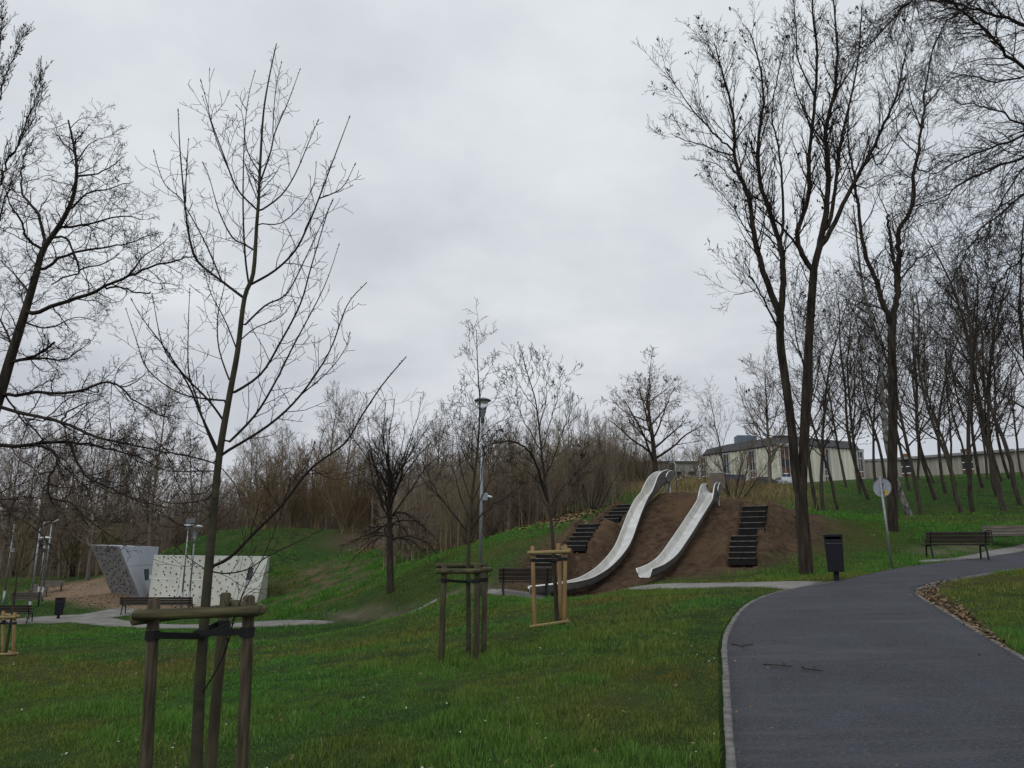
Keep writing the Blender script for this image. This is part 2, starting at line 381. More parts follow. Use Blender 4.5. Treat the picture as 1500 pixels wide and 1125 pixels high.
drym = nmix(nt, nramp(nt, nnoise(nt, pos, 5, 6, .75), .35, .65), (.12, .11, .045), (.24, .205, .10))
col = g
for nm, cm in (('litter', litm), ('ditch', nmix(nt, nramp(nt, nnoise(nt, pos, 1.1, 7, .75), .42, .56), g, (.135, .098, .058))), ('dry', drym), ('worn', nmix(nt, nramp(nt, mid, .40, .58), (.12, .10, .075), (.17, .14, .11))), ('dirt', soilm), ('chips', chipm)):
    col = nmix(nt, nattr(nt, nm), col, cm)
nt.links.new(col, bs.inputs['Base Color'])
bp = nt.nodes.new('ShaderNodeBump'); bp.inputs['Distance'].default_value = .10
nt.links.new(nnoise(nt, pos, 12, 6, .7), bp.inputs['Height']); nt.links.new(bp.outputs[0], bs.inputs['Normal'])

me = arrays_mesh('ground', np.stack([fx, fy, Zg], -1), Q, gm)
ZONES = {'dirt': (DIRT, 1.0, .7, .9), 'chips': (CHIPS, .8, .5, .8), 'worn': (WORN, .6, .5, .9), 'dry': (DRY, 5, 2, .3), 'ditch': (DITCH, 3, 1.5, .4)}
def zone(nm, x, y):
    p, w, a, s = ZONES[nm]; return soft(x, y, p, w, a, s)
dirt_v = zone('dirt', fx, fy)
fattr(me, 'dirt', dirt_v); fattr(me, 'chips', zone('chips', fx, fy)); fattr(me, 'dry', zone('dry', fx, fy)); fattr(me, 'ditch', zone('ditch', fx, fy))
fattr(me, 'worn', np.maximum(zone('worn', fx, fy), soft(fx, fy, WORN_R, .8, .6, .9)))
fattr(me, 'litter', np.maximum(np.maximum(soft(fx, fy, LITTER, 2, 1.2, .5), soft(fx, fy, STRIP, .25)), .75 * soft(fx, fy, WOODFLOOR, 8, 6, .15)))
ground = mobj('ground', me); ground['kind'] = 'structure'

# ------------------------------------------------------------------ paths
def strip(name, A, B, m, cross=6, lift=.015, thick=0.0, sub=4):
    A = catmull(A, sub); B = catmull(B, sub); n = min(len(A), len(B))
    A = np.array(A[:n]); B = np.array(B[:n])
    t = np.linspace(0, 1, cross + 1)[None, :, None]
    P = A[:, None] * (1 - t) + B[:, None] * t
    z = gzs(P[..., 0], P[..., 1]) + lift
    V = np.concatenate([P, z[..., None]], -1)
    k = cross + 1; I = np.arange(n * k).reshape(n, k)
    Qs = np.stack([I[:-1, :-1], I[1:, :-1], I[1:, 1:], I[:-1, 1:]], -1).reshape(-1, 4)
    V = V.reshape(-1, 3)
    # skirt down into the soil all round, so the slab has a real edge
    rim = list(I[0]) + list(I[1:, -1]) + list(I[-1, -2::-1]) + list(I[-2:0:-1, 0])
    base = len(V); low = V[rim].copy(); low[:, 2] -= .14
    V = np.concatenate([V, low])
    m_ = len(rim)
    S = np.array([[rim[i], rim[(i + 1) % m_], base + (i + 1) % m_, base + i] for i in range(m_)])
    o = mobj(name, arrays_mesh(name, V, np.concatenate([Qs, S]), m, False)); o['kind'] = 'structure'
    return o
asph = bpy.data.materials.new('worn_asphalt'); asph.use_nodes = True
nt = asph.node_tree; bs = nt.nodes['Principled BSDF']; bs.inputs['Roughness'].default_value = .75; bs.inputs['Specular IOR Level'].default_value = .22
pos = nt.nodes.new('ShaderNodeNewGeometry').outputs['Position']
c = nmix(nt, nramp(nt, nnoise(nt, pos, .9, 6, .65), .35, .65), (.029, .030, .039), (.049, .050, .063))
c = nmix(nt, nramp(nt, nnoise(nt, pos, 34, 5, .9), .50, .64), c, (.115, .117, .14))
c = nmix(nt, nramp(nt, nnoise(nt, pos, 36, 4, .85), .34, .48, (1, 1, 1), (0, 0, 0)), c, (.022, .022, .026))
mp = nt.nodes.new('ShaderNodeMapping'); mp.inputs['Scale'].default_value = (.25, 2.2, 1); nt.links.new(pos, mp.inputs[0])
c = nmix(nt, nramp(nt, nnoise(nt, mp.outputs[0], 1.4, 6, .7), .50, .66), c, (.068, .068, .080))
nt.links.new(c, bs.inputs['Base Color'])
bp = nt.nodes.new('ShaderNodeBump'); bp.inputs['Distance'].default_value = .006
nt.links.new(nnoise(nt, pos, 110, 3, .8), bp.inputs['Height']); nt.links.new(bp.outputs[0], bs.inputs['Normal'])
def resample(P, step):
    P = np.array(P); d = np.concatenate([[0], np.cumsum(np.hypot(*np.diff(P, axis=0).T))])
    n = max(2, int(d[-1] / step)); s = np.linspace(0, d[-1], n)
    return np.stack([np.interp(s, d, P[:, 0]), np.interp(s, d, P[:, 1])], -1)
# the asphalt: matched pairs of edge points
strip('asphalt_path', PATH_L, PATH_R, asph, cross=14, lift=.02, sub=12)
strip('concrete_path', SLAB_FAR, SLAB_NEAR, M['paving'], lift=.03)
strip('paved_path', LEFT_FAR, LEFT_NEAR, M['paving'], lift=.03)
strip('paved_path', SPUR_FAR, SPUR_NEAR, M['paving'], lift=.034)
strip('paved_path', STEPST_FAR, STEPST_NEAR, M['paving'], lift=.02)
strip('bench_pavement', RSLAB_FAR, RSLAB_NEAR, M['paving'], lift=.012)
bsl = strip('bench_pavement', [BSLAB[1], BSLAB[2], BSLAB[3]], [BSLAB[0], ((BSLAB[0][0] + BSLAB[4][0]) / 2, (BSLAB[0][1] + BSLAB[4][1]) / 2), BSLAB[4]], M['paving'], lift=.03)

def kerb(name, P, out, w=.078):
    P = resample(P, .19); V = []; Fq = []
    z = gzs(P[:, 0], P[:, 1])
    for i in range(len(P) - 1):
        a, b = P[i], P[i + 1]; d = (b - a) / (np.linalg.norm(b - a) + 1e-9); nrm = np.array([-d[1], d[0]]) * out
        a = a + d * .003; b = b - d * .003
        j = rng.uniform(-.003, .003); h = .018 + rng.uniform(-.004, .004)
        w2 = w + rng.uniform(-.006, .006)
        base = len(V)
        for q, zz in ((a + nrm * j, z[i]), (b + nrm * j, z[i + 1]), (b + nrm * (w2 + j), z[i + 1]), (a + nrm * (w2 + j), z[i])):
            V.append((q[0], q[1], zz - .1)); V.append((q[0], q[1], zz + h))
        B = base
        Fq += [[B + 1, B + 3, B + 5, B + 7], [B, B + 1, B + 7, B + 6], [B + 2, B + 3, B + 1, B], [B + 4, B + 5, B + 3, B + 2], [B + 6, B + 7, B + 5, B + 4]]
    o = mobj(name, arrays_mesh(name, V, Fq, M['kerbstone'], False)); o['kind'] = 'structure'
PLd = [p for p in PL if p[1] > 2 and p[1] < 19]
kerb('kerb', PLd, 1)
PRd = [p for p in PR if 2 < p[1] < 30]
kerb('kerb', PRd, -1)

# ------------------------------------------------------------------ grass blades
gb = bpy.data.materials.new('grass_blades'); gb.use_nodes = True
nt = gb.node_tree; bs = nt.nodes['Principled BSDF']; bs.inputs['Roughness'].default_value = .7; bs.inputs['Specular IOR Level'].default_value = .08
pos = nt.nodes.new('ShaderNodeNewGeometry').outputs['Position']
rv = nattr(nt, 'rnd'); yv = nattr(nt, 'yel')
c = nmix(nt, nramp(nt, nnoise(nt, pos, 1.3, 4), .35, .65), (.027, .116, .017), (.060, .195, .027))
c = nmix(nt, nramp(nt, rv, .0, .8), c, (.100, .250, .042))
c = nmix(nt, yv, c, (.170, .150, .036))
c = nmix(nt, nramp(nt, rv, .955, .97), c, (.30, .25, .12))
nt.links.new(c, bs.inputs['Base Color'])
def scatter(N, u0, u1, y0, y1, pw):
    q = 1 - pw
    Y = (y0 ** q + nrng.random(N) * (y1 ** q - y0 ** q)) ** (1 / q)
    u = u0 + nrng.random(N) * (u1 - u0)
    x = (u - 750) / F * (Y * 1.02)
    return x, Y
def grassmesh(N, u0, u1, y0, y1, pw, hs, ws, keep=None):
    x, y = scatter(N, u0, u1, y0, y1, pw)
    ok = np.ones(N, bool)
    for p in _flat: ok &= ~(inpoly(x, y, p))
    ok &= edge_dist(x, y, PATH_POLY) > .13
    ok &= nrng.random(N) > 1.15 * zone('dirt', x, y)
    for nm, f in (('chips', 1.2), ('ditch', .35), ('worn', .9)): ok &= nrng.random(N) > f * zone(nm, x, y)
    ok &= nrng.random(N) > .9 * soft(x, y, LITTER, 2, 1.2, .5)
    ok &= ~inpoly(x, y, STRIP)
    if keep is not None: ok &= keep(x, y)
    x, y = x[ok], y[ok]; n = len(x)
    z = gz(x, y)
    tall = fbm(x * .55 + 40, y * .55, 4); tall = np.clip((tall - .36) / .24, 0, 1)
    yel = np.clip((fbm(x * .22 + 70, y * .22 + 5, 4) - .41) / .12, 0, 1) * (.12 + .88 * (1 - tall))
    band = np.exp(-((y - 17.5) / 5.5) ** 2) + .8 * np.exp(-((x - 2) / 2.2) ** 2 - ((y - 8.5) / 2.2) ** 2)
    yel = np.clip(yel * .55 + .75 * band * np.clip((fbm(x * .5 + 31, y * .5, 4) - .30) / .2, 0, 1), 0, 1)
    bare = np.clip((fbm(x * .9 + 20, y * .9 + 9, 4) - .56) / .06, 0, 1)
    clump = fbm(x * 4 + 3, y * 4, 2) / .75
    h = hs * (.52 + .90 * tall) * (.45 + .8 * nrng.random(n)) * (.20 + 1.75 * clump ** 2) * (1 - .6 * bare)
    w = ws * np.maximum(1, y / 9) * (.7 + .6 * nrng.random(n))
    a = nrng.random(n) * 2 * np.pi; ca, sa = np.cos(a), np.sin(a)
    b = nrng.random(n) * 2 * np.pi; lean = h * (.15 + .75 * nrng.random(n) ** 1.3)
    lx, ly = np.cos(b) * lean, np.sin(b) * lean
    V = np.empty((n, 5, 3), np.float32)
    V[:, 0] = np.stack([x - ca * w, y - sa * w, z - .01], -1); V[:, 1] = np.stack([x + ca * w, y + sa * w, z - .01], -1)
    mx, my = x + lx * .35, y + ly * .35
    V[:, 2] = np.stack([mx + ca * w * .75, my + sa * w * .75, z + h * .6], -1); V[:, 3] = np.stack([mx - ca * w * .75, my - sa * w * .75, z + h * .6], -1)
    V[:, 4] = np.stack([x + lx, y + ly, z + h * (1 - .2 * (lean / h))], -1)
    B = np.arange(n)[:, None] * 5
    T = np.concatenate([B + np.array([[0, 1, 2]]), B + np.array([[0, 2, 3]]), B + np.array([[3, 2, 4]])], 0)
    return V.reshape(-1, 3), T, np.repeat(nrng.random(n), 5), np.repeat(yel, 5)
tuft = lambda x, y: (soft(x, y, DITCH, 4, 1.5, .4) > .2) & (fbm(x * .8, y * .8 + 50, 3) > .46)
near = lambda x, y: fbm(x * .9 + 11, y * .9 + 2, 3) > .47
parts = [grassmesh(70000, -250, 1800, 4.2, 13, .3, .15, .0022, near),
         grassmesh(120000, 330, 640, 33, 54, .5, .22, .0022, tuft),
         grassmesh(430000, -250, 1800, 4.2, 14, .35, .092, .0020),
         grassmesh(280000, -200, 1700, 13, 40, .7, .08, .0026),
         grassmesh(90000, 560, 1500, 20, 36, .4, .085, .0024),
         grassmesh(150000, -150, 1650, 30, 75, .7, .10, .0032, lambda x, y: ~inpoly(x, y, WOODFLOOR) & ~inpoly(x, y, DRY))]
off = 0; VV = []; TT = []; RR = []; YY = []
for V, T, r_, y_ in parts:
    VV.append(V); TT.append(T + off); RR.append(r_); YY.append(y_); off += len(V)
me = arrays_mesh('grass', np.concatenate(VV), np.concatenate(TT), gb, False)
fattr(me, 'rnd', np.concatenate(RR)); fattr(me, 'yel', np.concatenate(YY))
o = mobj('grass', me); o['kind'] = 'stuff'
tag(o, 'green spring grass with yellowish patches growing over the lawns', 'grass')

# dry tall grass behind the mound
def quadscatter(x, y, z, s, tilt=1.2):
    n = len(x)
    a = nrng.random(n) * 6.283; e = nrng.random((n, 3)) - .5; e[:, 2] *= tilt
    d1 = np.stack([np.cos(a), np.sin(a), e[:, 2]], -1); d2 = np.stack([-np.sin(a), np.cos(a), e[:, 1] * tilt], -1)
    c = np.stack([x, y, z], -1); s = s[:, None]
    V = np.stack([c - d1 * s, c + d2 * s * .55 + [0, 0, .006], c + d1 * s, c - d2 * s * .5], 1)
    return V.reshape(-1, 3), np.arange(n * 4).reshape(n, 4)
def stuff(name, V, Q, m, label, cat):
    o = mobj(name, arrays_mesh(name, V, Q, m, False)); o['kind'] = 'stuff'; return tag(o, label, cat)
x, y = scatter(9000, 820, 1190, 38, 68, .6); k = zone('dry', x, y) > nrng.random(len(x)); x, y = x[k], y[k]
z = gz(x, y); n = len(x); h = .12 + .40 * nrng.random(n); w = .012 + .01 * nrng.random(n); lx = (nrng.random(n) - .5) * .5; ly = (nrng.random(n) - .5) * .5
V = np.stack([np.stack([x - w, y, z], -1), np.stack([x + w, y, z], -1), np.stack([x + lx + w * .5, y + ly, z + h], -1), np.stack([x + lx - w * .5, y + ly, z + h], -1)], 1).reshape(-1, 3)
M['straw'] = mat('dry_straw_grass', (.27, .21, .10), .9, col2=(.15, .115, .055), scale=.5, spec=.1)
stuff('dry_grass', V, np.arange(len(V)).reshape(-1, 4), M['straw'], 'tall straw coloured dry grass on the slope behind the slide mound', 'dry grass')
# leaves: bank, wood edge, kerb strip, lawn specks
x, y = scatter(14000, 520, 900, 30, 56, .7); k = (soft(x, y, LITTER, 2, 1.2, .5) > nrng.random(len(x))); x, y = x[k], y[k]
xs = 6.5 + 6.6 * nrng.random(14000); ys = 10.5 + 10.3 * nrng.random(14000); k = inpoly(xs, ys, STRIP); xs, ys = xs[k], ys[k]
xl, yl = scatter(260, 0, 1500, 5.5, 24, .5)
k = ~inpoly(xl, yl, PATH_POLY) & ~inpoly(xl, yl, DIRT) | (nrng.random(260) < .06); xl, yl = xl[k], yl[k]
xg, yg = scatter(9000, 900, 1600, 5, 24, .4); de = edge_dist(xg, yg, PATH_POLY); k = inpoly(xg, yg, PATH_POLY) & (nrng.random(9000) < .22 * np.exp(-de / .22) + .004); xg, yg = xg[k], yg[k]
xl = np.concatenate([xl, xg]); yl = np.concatenate([yl, yg]); onp = np.arange(len(xl)) >= len(xl) - len(xg)
xx = np.concatenate([x, xs, xl]); yy = np.concatenate([y, ys, yl])
ss = np.concatenate([.06 + .07 * nrng.random(len(x)), .02 + .03 * nrng.random(len(xs)), np.where(onp, .007 + .014 * nrng.random(len(xl)), .014 + .018 * nrng.random(len(xl)))])
zz = np.where(np.concatenate([np.zeros(len(x) + len(xs), bool), onp]), gzs(xx, yy), gz(xx, yy)) + np.concatenate([np.full(len(x), .03), .01 + .02 * nrng.random(len(xs)), np.where(onp, .026, .06)])
V, Qd = quadscatter(xx, yy, zz, ss)
stuff('fallen_leaves', V, Qd, M['leaf_dead'], 'brown fallen leaves along the kerb, the bank and the wood edge', 'fallen leaves')
xd, yd = scatter(420, -100, 1600, 6, 30, .4); k = ~inpoly(xd, yd, PATH_POLY) & ~inpoly(xd, yd, DIRT) & (fbm(xd * .3, yd * .3 + 80) > .42); xd, yd = xd[k], yd[k]
V, Qd = quadscatter(xd, yd, gz(xd, yd) + .05, .008 + .010 * nrng.random(len(xd)))
stuff('daisies', V, Qd, M['flower'], 'tiny pale daisies sprinkled through the lawn', 'daisies')
# clods of soil on the mound
x, y = scatter(6000, 700, 1230, 24, 39, .5); k = zone('dirt', x, y) > .6; x, y = x[k], y[k]; n = len(x)
s = .012 + .035 * nrng.random(n) ** 4; z = gz(x, y) + s * .3
oct_ = np.array([[1, 0, 0], [0, 1, 0], [-1, 0, 0], [0, -1, 0], [0, 0, .8], [0, 0, -.8]], float)
V = (oct_[None] * s[:, None, None] * (.6 + .8 * nrng.random((n, 6, 1))) + np.stack([x, y, z], -1)[:, None]).reshape(-1, 3)
T = (np.arange(n)[:, None, None] * 6 + np.array([[0, 1, 4], [1, 2, 4], [2, 3, 4], [3, 0, 4], [1, 0, 5], [2, 1, 5], [3, 2, 5], [0, 3, 5]])[None]).reshape(-1, 3)
stuff('soil_clods', V, T, M['clod'], 'loose brown clods and stones strewn over the bare slide mound', 'soil clods')
# wood chips
x, y = scatter(9000, 20, 360, 41, 64, .5); k = zone('chips', x, y) > .5; x, y = x[k], y[k]
V, Qd = quadscatter(x, y, gz(x, y) + .02, .03 + .05 * nrng.random(len(x)))
M['chip'] = mat('wood_chips', (.30, .21, .14), .9, col2=(.14, .095, .065), scale=6, spec=.1)
stuff('wood_chips', V, Qd, M['chip'], 'tan wood chips covering the play surface by the climbing walls', 'wood chips')

# ================================================================== sky and light
w = bpy.data.worlds.new('World'); bpy.context.scene.world = w; w.use_nodes = True
nt = w.node_tree; N = nt.nodes; L = nt.links; bg = N['Background']; bg.inputs[1].default_value = .1
SUN_EL, SUN_AZ = R(50), R(-150)      # azimuth measured from +Y towards +X
sky = N.new('ShaderNodeTexSky'); sky.sky_type = 'NISHITA'; sky.sun_disc = False; sky.sun_elevation = SUN_EL; sky.sun_rotation = SUN_AZ
tc = N.new('ShaderNodeTexCoord'); sx = N.new('ShaderNodeSeparateXYZ'); L.new(tc.outputs['Generated'], sx.inputs[0])
def math_(op, a, b=None):
    m = N.new('ShaderNodeMath'); m.operation = op
    for s, v in zip(m.inputs, (a, b)):
        if v is None: continue
        if isinstance(v, (int, float)): s.default_value = v
        else: L.new(v, s)
    return m.outputs[0]
zc = math_('MAXIMUM', sx.outputs[2], 0.0); den = math_('ADD', zc, .22)
cx = N.new('ShaderNodeCombineXYZ'); L.new(math_('DIVIDE', sx.outputs[0], den), cx.inputs[0]); L.new(math_('DIVIDE', sx.outputs[1], den), cx.inputs[1])
n1 = nnoise(nt, cx.outputs[0], .75, 7, .5); n2 = nnoise(nt, cx.outputs[0], 2.2, 6, .55)
nsum = math_('ADD', math_('MULTIPLY', n1, .65), math_('MULTIPLY', n2, .35))
cloud = nramp(nt, nsum, .41, .59, (5.75, 6.0, 6.5), (7.75, 8.0, 8.3))
elev = nramp(nt, zc, .0, .62, (.90, .89, .905), (1.13, 1.155, 1.135))
mm = N.new('ShaderNodeMix'); mm.data_type = 'RGBA'; mm.blend_type = 'MULTIPLY'; mm.inputs[0].default_value = 1
L.new(cloud, mm.inputs[6]); L.new(elev, mm.inputs[7])
# thin spots to the right let some of the blue sky through
thin = math_('MULTIPLY', nramp(nt, sx.outputs[0], .25, .55), nramp(nt, n1, .40, .60))
fac = math_('SUBTRACT', .95, math_('MULTIPLY', thin, .30))
mx_ = nmix(nt, fac, sky.outputs[0], mm.outputs[2])
L.new(mx_, bg.inputs[0])
sun = bpy.data.lights.new('sun', 'SUN'); sun.energy = .7; sun.angle = R(30); sun.color = (1, .97, .93)
so = link(bpy.data.objects.new('sun', sun)); so.location = (0, 0, 40)
sd = Vector((math.sin(SUN_AZ) * math.cos(SUN_EL), math.cos(SUN_AZ) * math.cos(SUN_EL), math.sin(SUN_EL)))
so.rotation_euler = sd.to_track_quat('Z', 'Y').to_euler()

cam = bpy.data.cameras.new('camera'); cam.sensor_width = 36; cam.lens = F / 1500 * 36; cam.clip_end = 5000; cam.clip_start = .05
co = link(bpy.data.objects.new('camera', cam)); co.location = (0, 0, EYE); co.rotation_euler = (R(90) + PITCH, 0, 0)
sc = bpy.context.scene; sc.camera = co
sc.view_settings.view_transform = 'Standard'; sc.view_settings.look = 'None'; sc.view_settings.exposure = 0; sc.view_settings.gamma = 1
# ================================================================== slides
def slide(name, label, P, W, wing, posts):
    P = [Vector(p) for p in catmull([tuple(p) for p in P], 8)]
    # even steps
    d = [0]
    for a, b in zip(P, P[1:]): d.append(d[-1] + (b - a).length)
    n = int(d[-1] / .16); S = np.linspace(0, d[-1], n)
    A = np.array([tuple(p) for p in P]); P = [Vector((np.interp(s, d, A[:, 0]), np.interp(s, d, A[:, 1]), np.interp(s, d, A[:, 2]))) for s in S]
    o = P[0].copy()
    root = thing(name, label, 'slide', o)
    def frames():
        out = []
        for i, p in enumerate(P):
            t = (P[min(i + 1, n - 1)] - P[max(i - 1, 0)]).normalized()
            side = Vector((t.y, -t.x, 0)).normalized(); up = side.cross(t)
            out.append((p - o, side, up if up.z > 0 else -up, i / (n - 1)))
        return out
    fr = frames()
    def prof(t, off=0.0):
        # half profile from centre to lip: flat bed, rounded shoulder, flaring wall
        hw = W / 2; H = .26
        e = max(0, (t - .86) / .14)
        H = H + wing * math.sin(min(1, e * 1.25) * math.pi * .5) * (1 if e < .8 else 1 - (e - .8) * 1.2)
        pts = [(-hw - off, H + .0)]
        for k in range(7):
            a = math.pi / 2 * k / 6
            r = .12
            pts.append((-hw + .03 + r - (r + off) * math.cos(a), r - (r + off) * math.sin(a)))
        pts += [(-x, z) for x, z in pts[::-1]]
        return pts
    bm = bmesh.new(); prev = None
    for p, s, u, t in fr:
        ring = [bm.verts.new(p + s * a + u * b) for a, b in prof(t)]
        if prev:
            for j in range(len(ring) - 1): bm.faces.new((prev[j], prev[j + 1], ring[j + 1], ring[j]))
        prev = ring
    obj('chute', bm, M['steel'], root, True)
    bm = bmesh.new(); prev = None
    for p, s, u, t in fr:
        ring = [bm.verts.new(p + s * a + u * b) for a, b in prof(t, .028)]
        if prev:
            for j in range(len(ring) - 1): bm.faces.new((prev[j], ring[j], ring[j + 1], prev[j + 1]))
        prev = ring
    obj('shell', bm, M['steel_dull'], root, True)
    for sg in (0, -1):
        bm = bmesh.new()
        pipe(bm, [p + s * (prof(t)[sg][0] + (-.012 if sg == 0 else .012)) + u * prof(t)[sg][1] for p, s, u, t in fr], .020, 8)
        obj('rim', bm, M['steel_rim'], root, True)
    # run-out lip
    bm = bmesh.new(); p, s, u, t = fr[0]
    pipe(bm, [p + s * a + u * b for a, b in prof(0)], .017, 8)
    obj('end_lip', bm, M['steel_rim'], root, True)
    # flared, rounded cheeks at the top
    p, s, u, t = fr[-1]; bk = (fr[-1][0] - fr[-2][0]).normalized()
    for sg in (-1, 1):
        bm = bmesh.new(); c = p + s * sg * (W / 2 + .02) + u * .10
        vs = []; vb = []
        for k in range(20):
            a = 2 * math.pi * k / 20
            q = c + bk * (.21 * math.cos(a) - .12) + Vector((0, 0, 1)) * (.22 * math.sin(a) + .10)
            vs.append(bm.verts.new(q + s * sg * .02)); vb.append(bm.verts.new(q - s * sg * .02))
        bm.faces.new(vs); bm.faces.new(vb[::-1])
        for k in range(20): bm.faces.new((vs[k], vb[k], vb[(k + 1) % 20], vs[(k + 1) % 20]))
        obj('entry_cheek', bm, M['steel_dull'], root, False)
        bm = bmesh.new()
        pipe(bm, [c + bk * (.21 * math.cos(2 * math.pi * k / 20) - .12) + Vector((0, 0, 1)) * (.22 * math.sin(2 * math.pi * k / 20) + .10) for k in range(0, 11)], .02, 8)
        obj('cheek_rim', bm, M['steel_rim'], root, True)
    for sg in (-1, 1):
        bm = bmesh.new(); q = p + s * sg * W * .35 - bk * .1
        cyl(bm, (q.x, q.y, q.z - .02), (q.x, q.y, q.z - 1.3), .035); obj('post', bm, M['galv'], root, True)
    if posts == 'bar':
        bm = bmesh.new(); q = p + bk * .2 + Vector((0, 0, .05))
        a = q + s * W * .52; b = q - s * W * .52; z = Vector((0, 0, .62))
        pipe(bm, [a - z * .9, a + z * .8, a + z - s * .1, b + z + s * .1, b + z * .8, b - z * .9], .025, 8); obj('entry_bar', bm, M['galv'], root, True)
    else:
        q = p + bk * .35
        bm = bmesh.new(); box(bm, q + Vector((0, 0, .28)), (W * 1.05, .05, .62)); obj('entry_panel', bm, M['panel'], root, bevel=.01)
        bm = bmesh.new(); pipe(bm, [q + Vector((-W * .55, 0, .6)), q + Vector((W * .55, 0, .6))], .028, 8); obj('entry_bar', bm, M['galv'], root, True)
    return root
M['panel'] = mat('grey_brown_panel', (.17, .145, .115), .7, var=.2, scale=4)
slide('tube_slide', 'longer wavy steel hill slide on the mound, its foot behind the bench', SLIDE_A, .48, .26, 'bar')
slide('tube_slide', 'shorter straight steel hill slide with a panel at its top, middle of the mound', SLIDE_B, .54, .26, 'panel')
for o in list(C.objects):
    if o.name.startswith('tube_slide'): o.name = o.name.replace('tube_slide', 'hill_slide')

# ================================================================== stairs on the mound
def stairs(label, a, b, W, n):
    a = Vector(a); b = Vector(b); d = Vector((b.x - a.x, b.y - a.y, 0)); Ln = d.length; d.normalize(); H = b.z - a.z
    rz = math.atan2(d.y, d.x) - math.pi / 2
    root = thing('mound_steps', label, 'steps', a, rz, 'black steps up the mound')
    run = Ln / n; rise = H / n
    for i in range(n):
        bm = bmesh.new(); y = i * run; z = i * rise
        box(bm, (0, y + .02, z + rise / 2 - .02), (W, .045, rise + .03))
        box(bm, (0, y + run / 2 + .02, z + rise - .012), (W + .02, run + .03, .03))
        obj('step', bm, M['step'], root, bevel=.006)
        bm = bmesh.new(); box(bm, (0, y - .010, z + rise - .008), (W, .022, .022)); obj('nosing', bm, M['nosing'], root)
    return root
M['nosing'] = mat('step_edge_highlight', (.20, .185, .165), .8, var=.4, scale=8)  # pale colour paints the highlight along each step ledge
for lab, (a, b, W_, n_) in zip(['lower flight of black steps at the right end of the mound', 'upper flight of black steps at the right end of the mound, reaching the top',
        'black steps half way up the left flank of the mound, above the pale tree stakes', 'topmost black steps on the left flank, ending beside the long wavy slide',
        'lowest black steps on the left flank, just behind the bench and its tree'], FLIGHTS):
    stairs(lab, a, b, W_, n_)

# ================================================================== benches
def bench(label, loc, rz, L, arms, board, lean=0):
    root = thing('park_bench', label, 'bench', loc, rz, 'park benches')
    bm = bmesh.new()
    for k in range(4): box(bm, (0, -.19 + k * .115, .445 + .006 * abs(k - 1.5)), (L, .10, .035))
    obj('seat', bm, board, root, bevel=.006)
    bm = bmesh.new(); rot = rotx(-.28)
    for k in range(3): box(bm, (0, .235 + k * .035, .55 + k * .121), (L, .032, .112), rot)
    obj('backrest', bm, board, root, bevel=.006)
    for s in (-1, 1):
        x = s * (L / 2 - .14)
        bm = bmesh.new(); pipe(bm, [(x, .32, -.08), (x, .21, .42), (x, .235, .5), (x, .335, .86)], [.032, .03, .026, .02], 6); obj('leg', bm, M['black_iron'], root)
        bm = bmesh.new(); pipe(bm, [(x, -.27, -.08), (x, -.20, .41), (x, .2, .41)], [.032, .03, .026], 6); obj('leg', bm, M['black_iron'], root)
        if arms:
            bm = bmesh.new(); pipe(bm, [(x, .26, .66), (x, -.20, .66), (x, -.24, .6), (x, -.2, .42)], .02, 6); obj('armrest', bm, M['black_iron'], root)
    return root
B1 = spot(769, 24.75); bench('dark brown bench seen from behind at the foot of the mound, before the long slide', (B1.x, B1.y, B1.z + .03), R(183), 1.62, True, M['wood_bench'])
B2 = spot(1402, 26.2); bench('dark brown bench seen from behind at the right, nearest the asphalt path', (B2.x, B2.y, B2.z + .01), R(172), 1.95, True, M['wood_bench'])
B3 = spot(1492, 30.0); bench('greyed bench facing the path at the right edge of the view', (B3.x, B3.y, B3.z + .01), R(-14), 2.1, True, M['wood_bench_grey'])
B4 = spot(230, 42.6); bench('long dark bench seen from behind in front of the climbing walls', (B4.x, B4.y, B4.z), R(184), 3.7, False, M['wood_bench'])
B5 = spot(4, 39.6); bench('dark bench seen from behind at the left edge, behind the pale tree stakes', (B5.x, B5.y, B5.z), R(187), 2.7, True, M['wood_bench'])
B6 = spot(37, 45.5); bench('bench facing sideways at the left beside the nearest pole', (B6.x, B6.y, B6.z), R(205), 1.5, True, M['wood_bench_grey'])
B7 = spot(54, 55); bench('pale greyed far bench on the far side of the wood chips, left one of two', (B7.x, B7.y, B7.z), R(8), 1.2, True, M['wood_bench_grey'])
B8 = spot(73, 57); bench('pale greyed far bench beside the wood chips, right one of two', (B8.x, B8.y, B8.z), R(24), 1.6, True, M['wood_bench_grey'])

# ================================================================== bins
def bin_(label, loc, rz, s=1):
    root = thing('litter_bin', label, 'litter bin', loc, rz, 'dark litter bins'); root.scale = (s, s, s)
    bm = bmesh.new(); v = box(bm, (0, 0, .58), (.40, .30, .74))
    for q in v:
        if q.co.z < .5: q.co.x *= .90; q.co.y *= .90
    obj('body', bm, M['anth'], root, bevel=.012)
    bm = bmesh.new()
    box(bm, (0, .13, .985), (.41, .05, .05)); box(bm, (-.185, 0, .985), (.04, .31, .05)); box(bm, (.185, 0, .985), (.04, .31, .05)); box(bm, (0, 0, 1.04), (.42, .32, .06))
    obj('hood', bm, M['anth'], root, bevel=.01)
    bm = bmesh.new(); box(bm, (0, 0, .05), (.12, .10, .36)); obj('foot', bm, M['anth'], root, bevel=.005)
    bm = bmesh.new(); box(bm, (.0, -.152, .86), (.36, .006, .006)); obj('door_gap', bm, M['lampgrey'], root)
    return root
p = spot(1226, 18.9); bin_('anthracite litter bin beside the asphalt path at the foot of the big forked tree', p, R(-22))
p = spot(85, 41); bin_('anthracite litter bin by the paved path near the wood chips', p, R(18), .98)

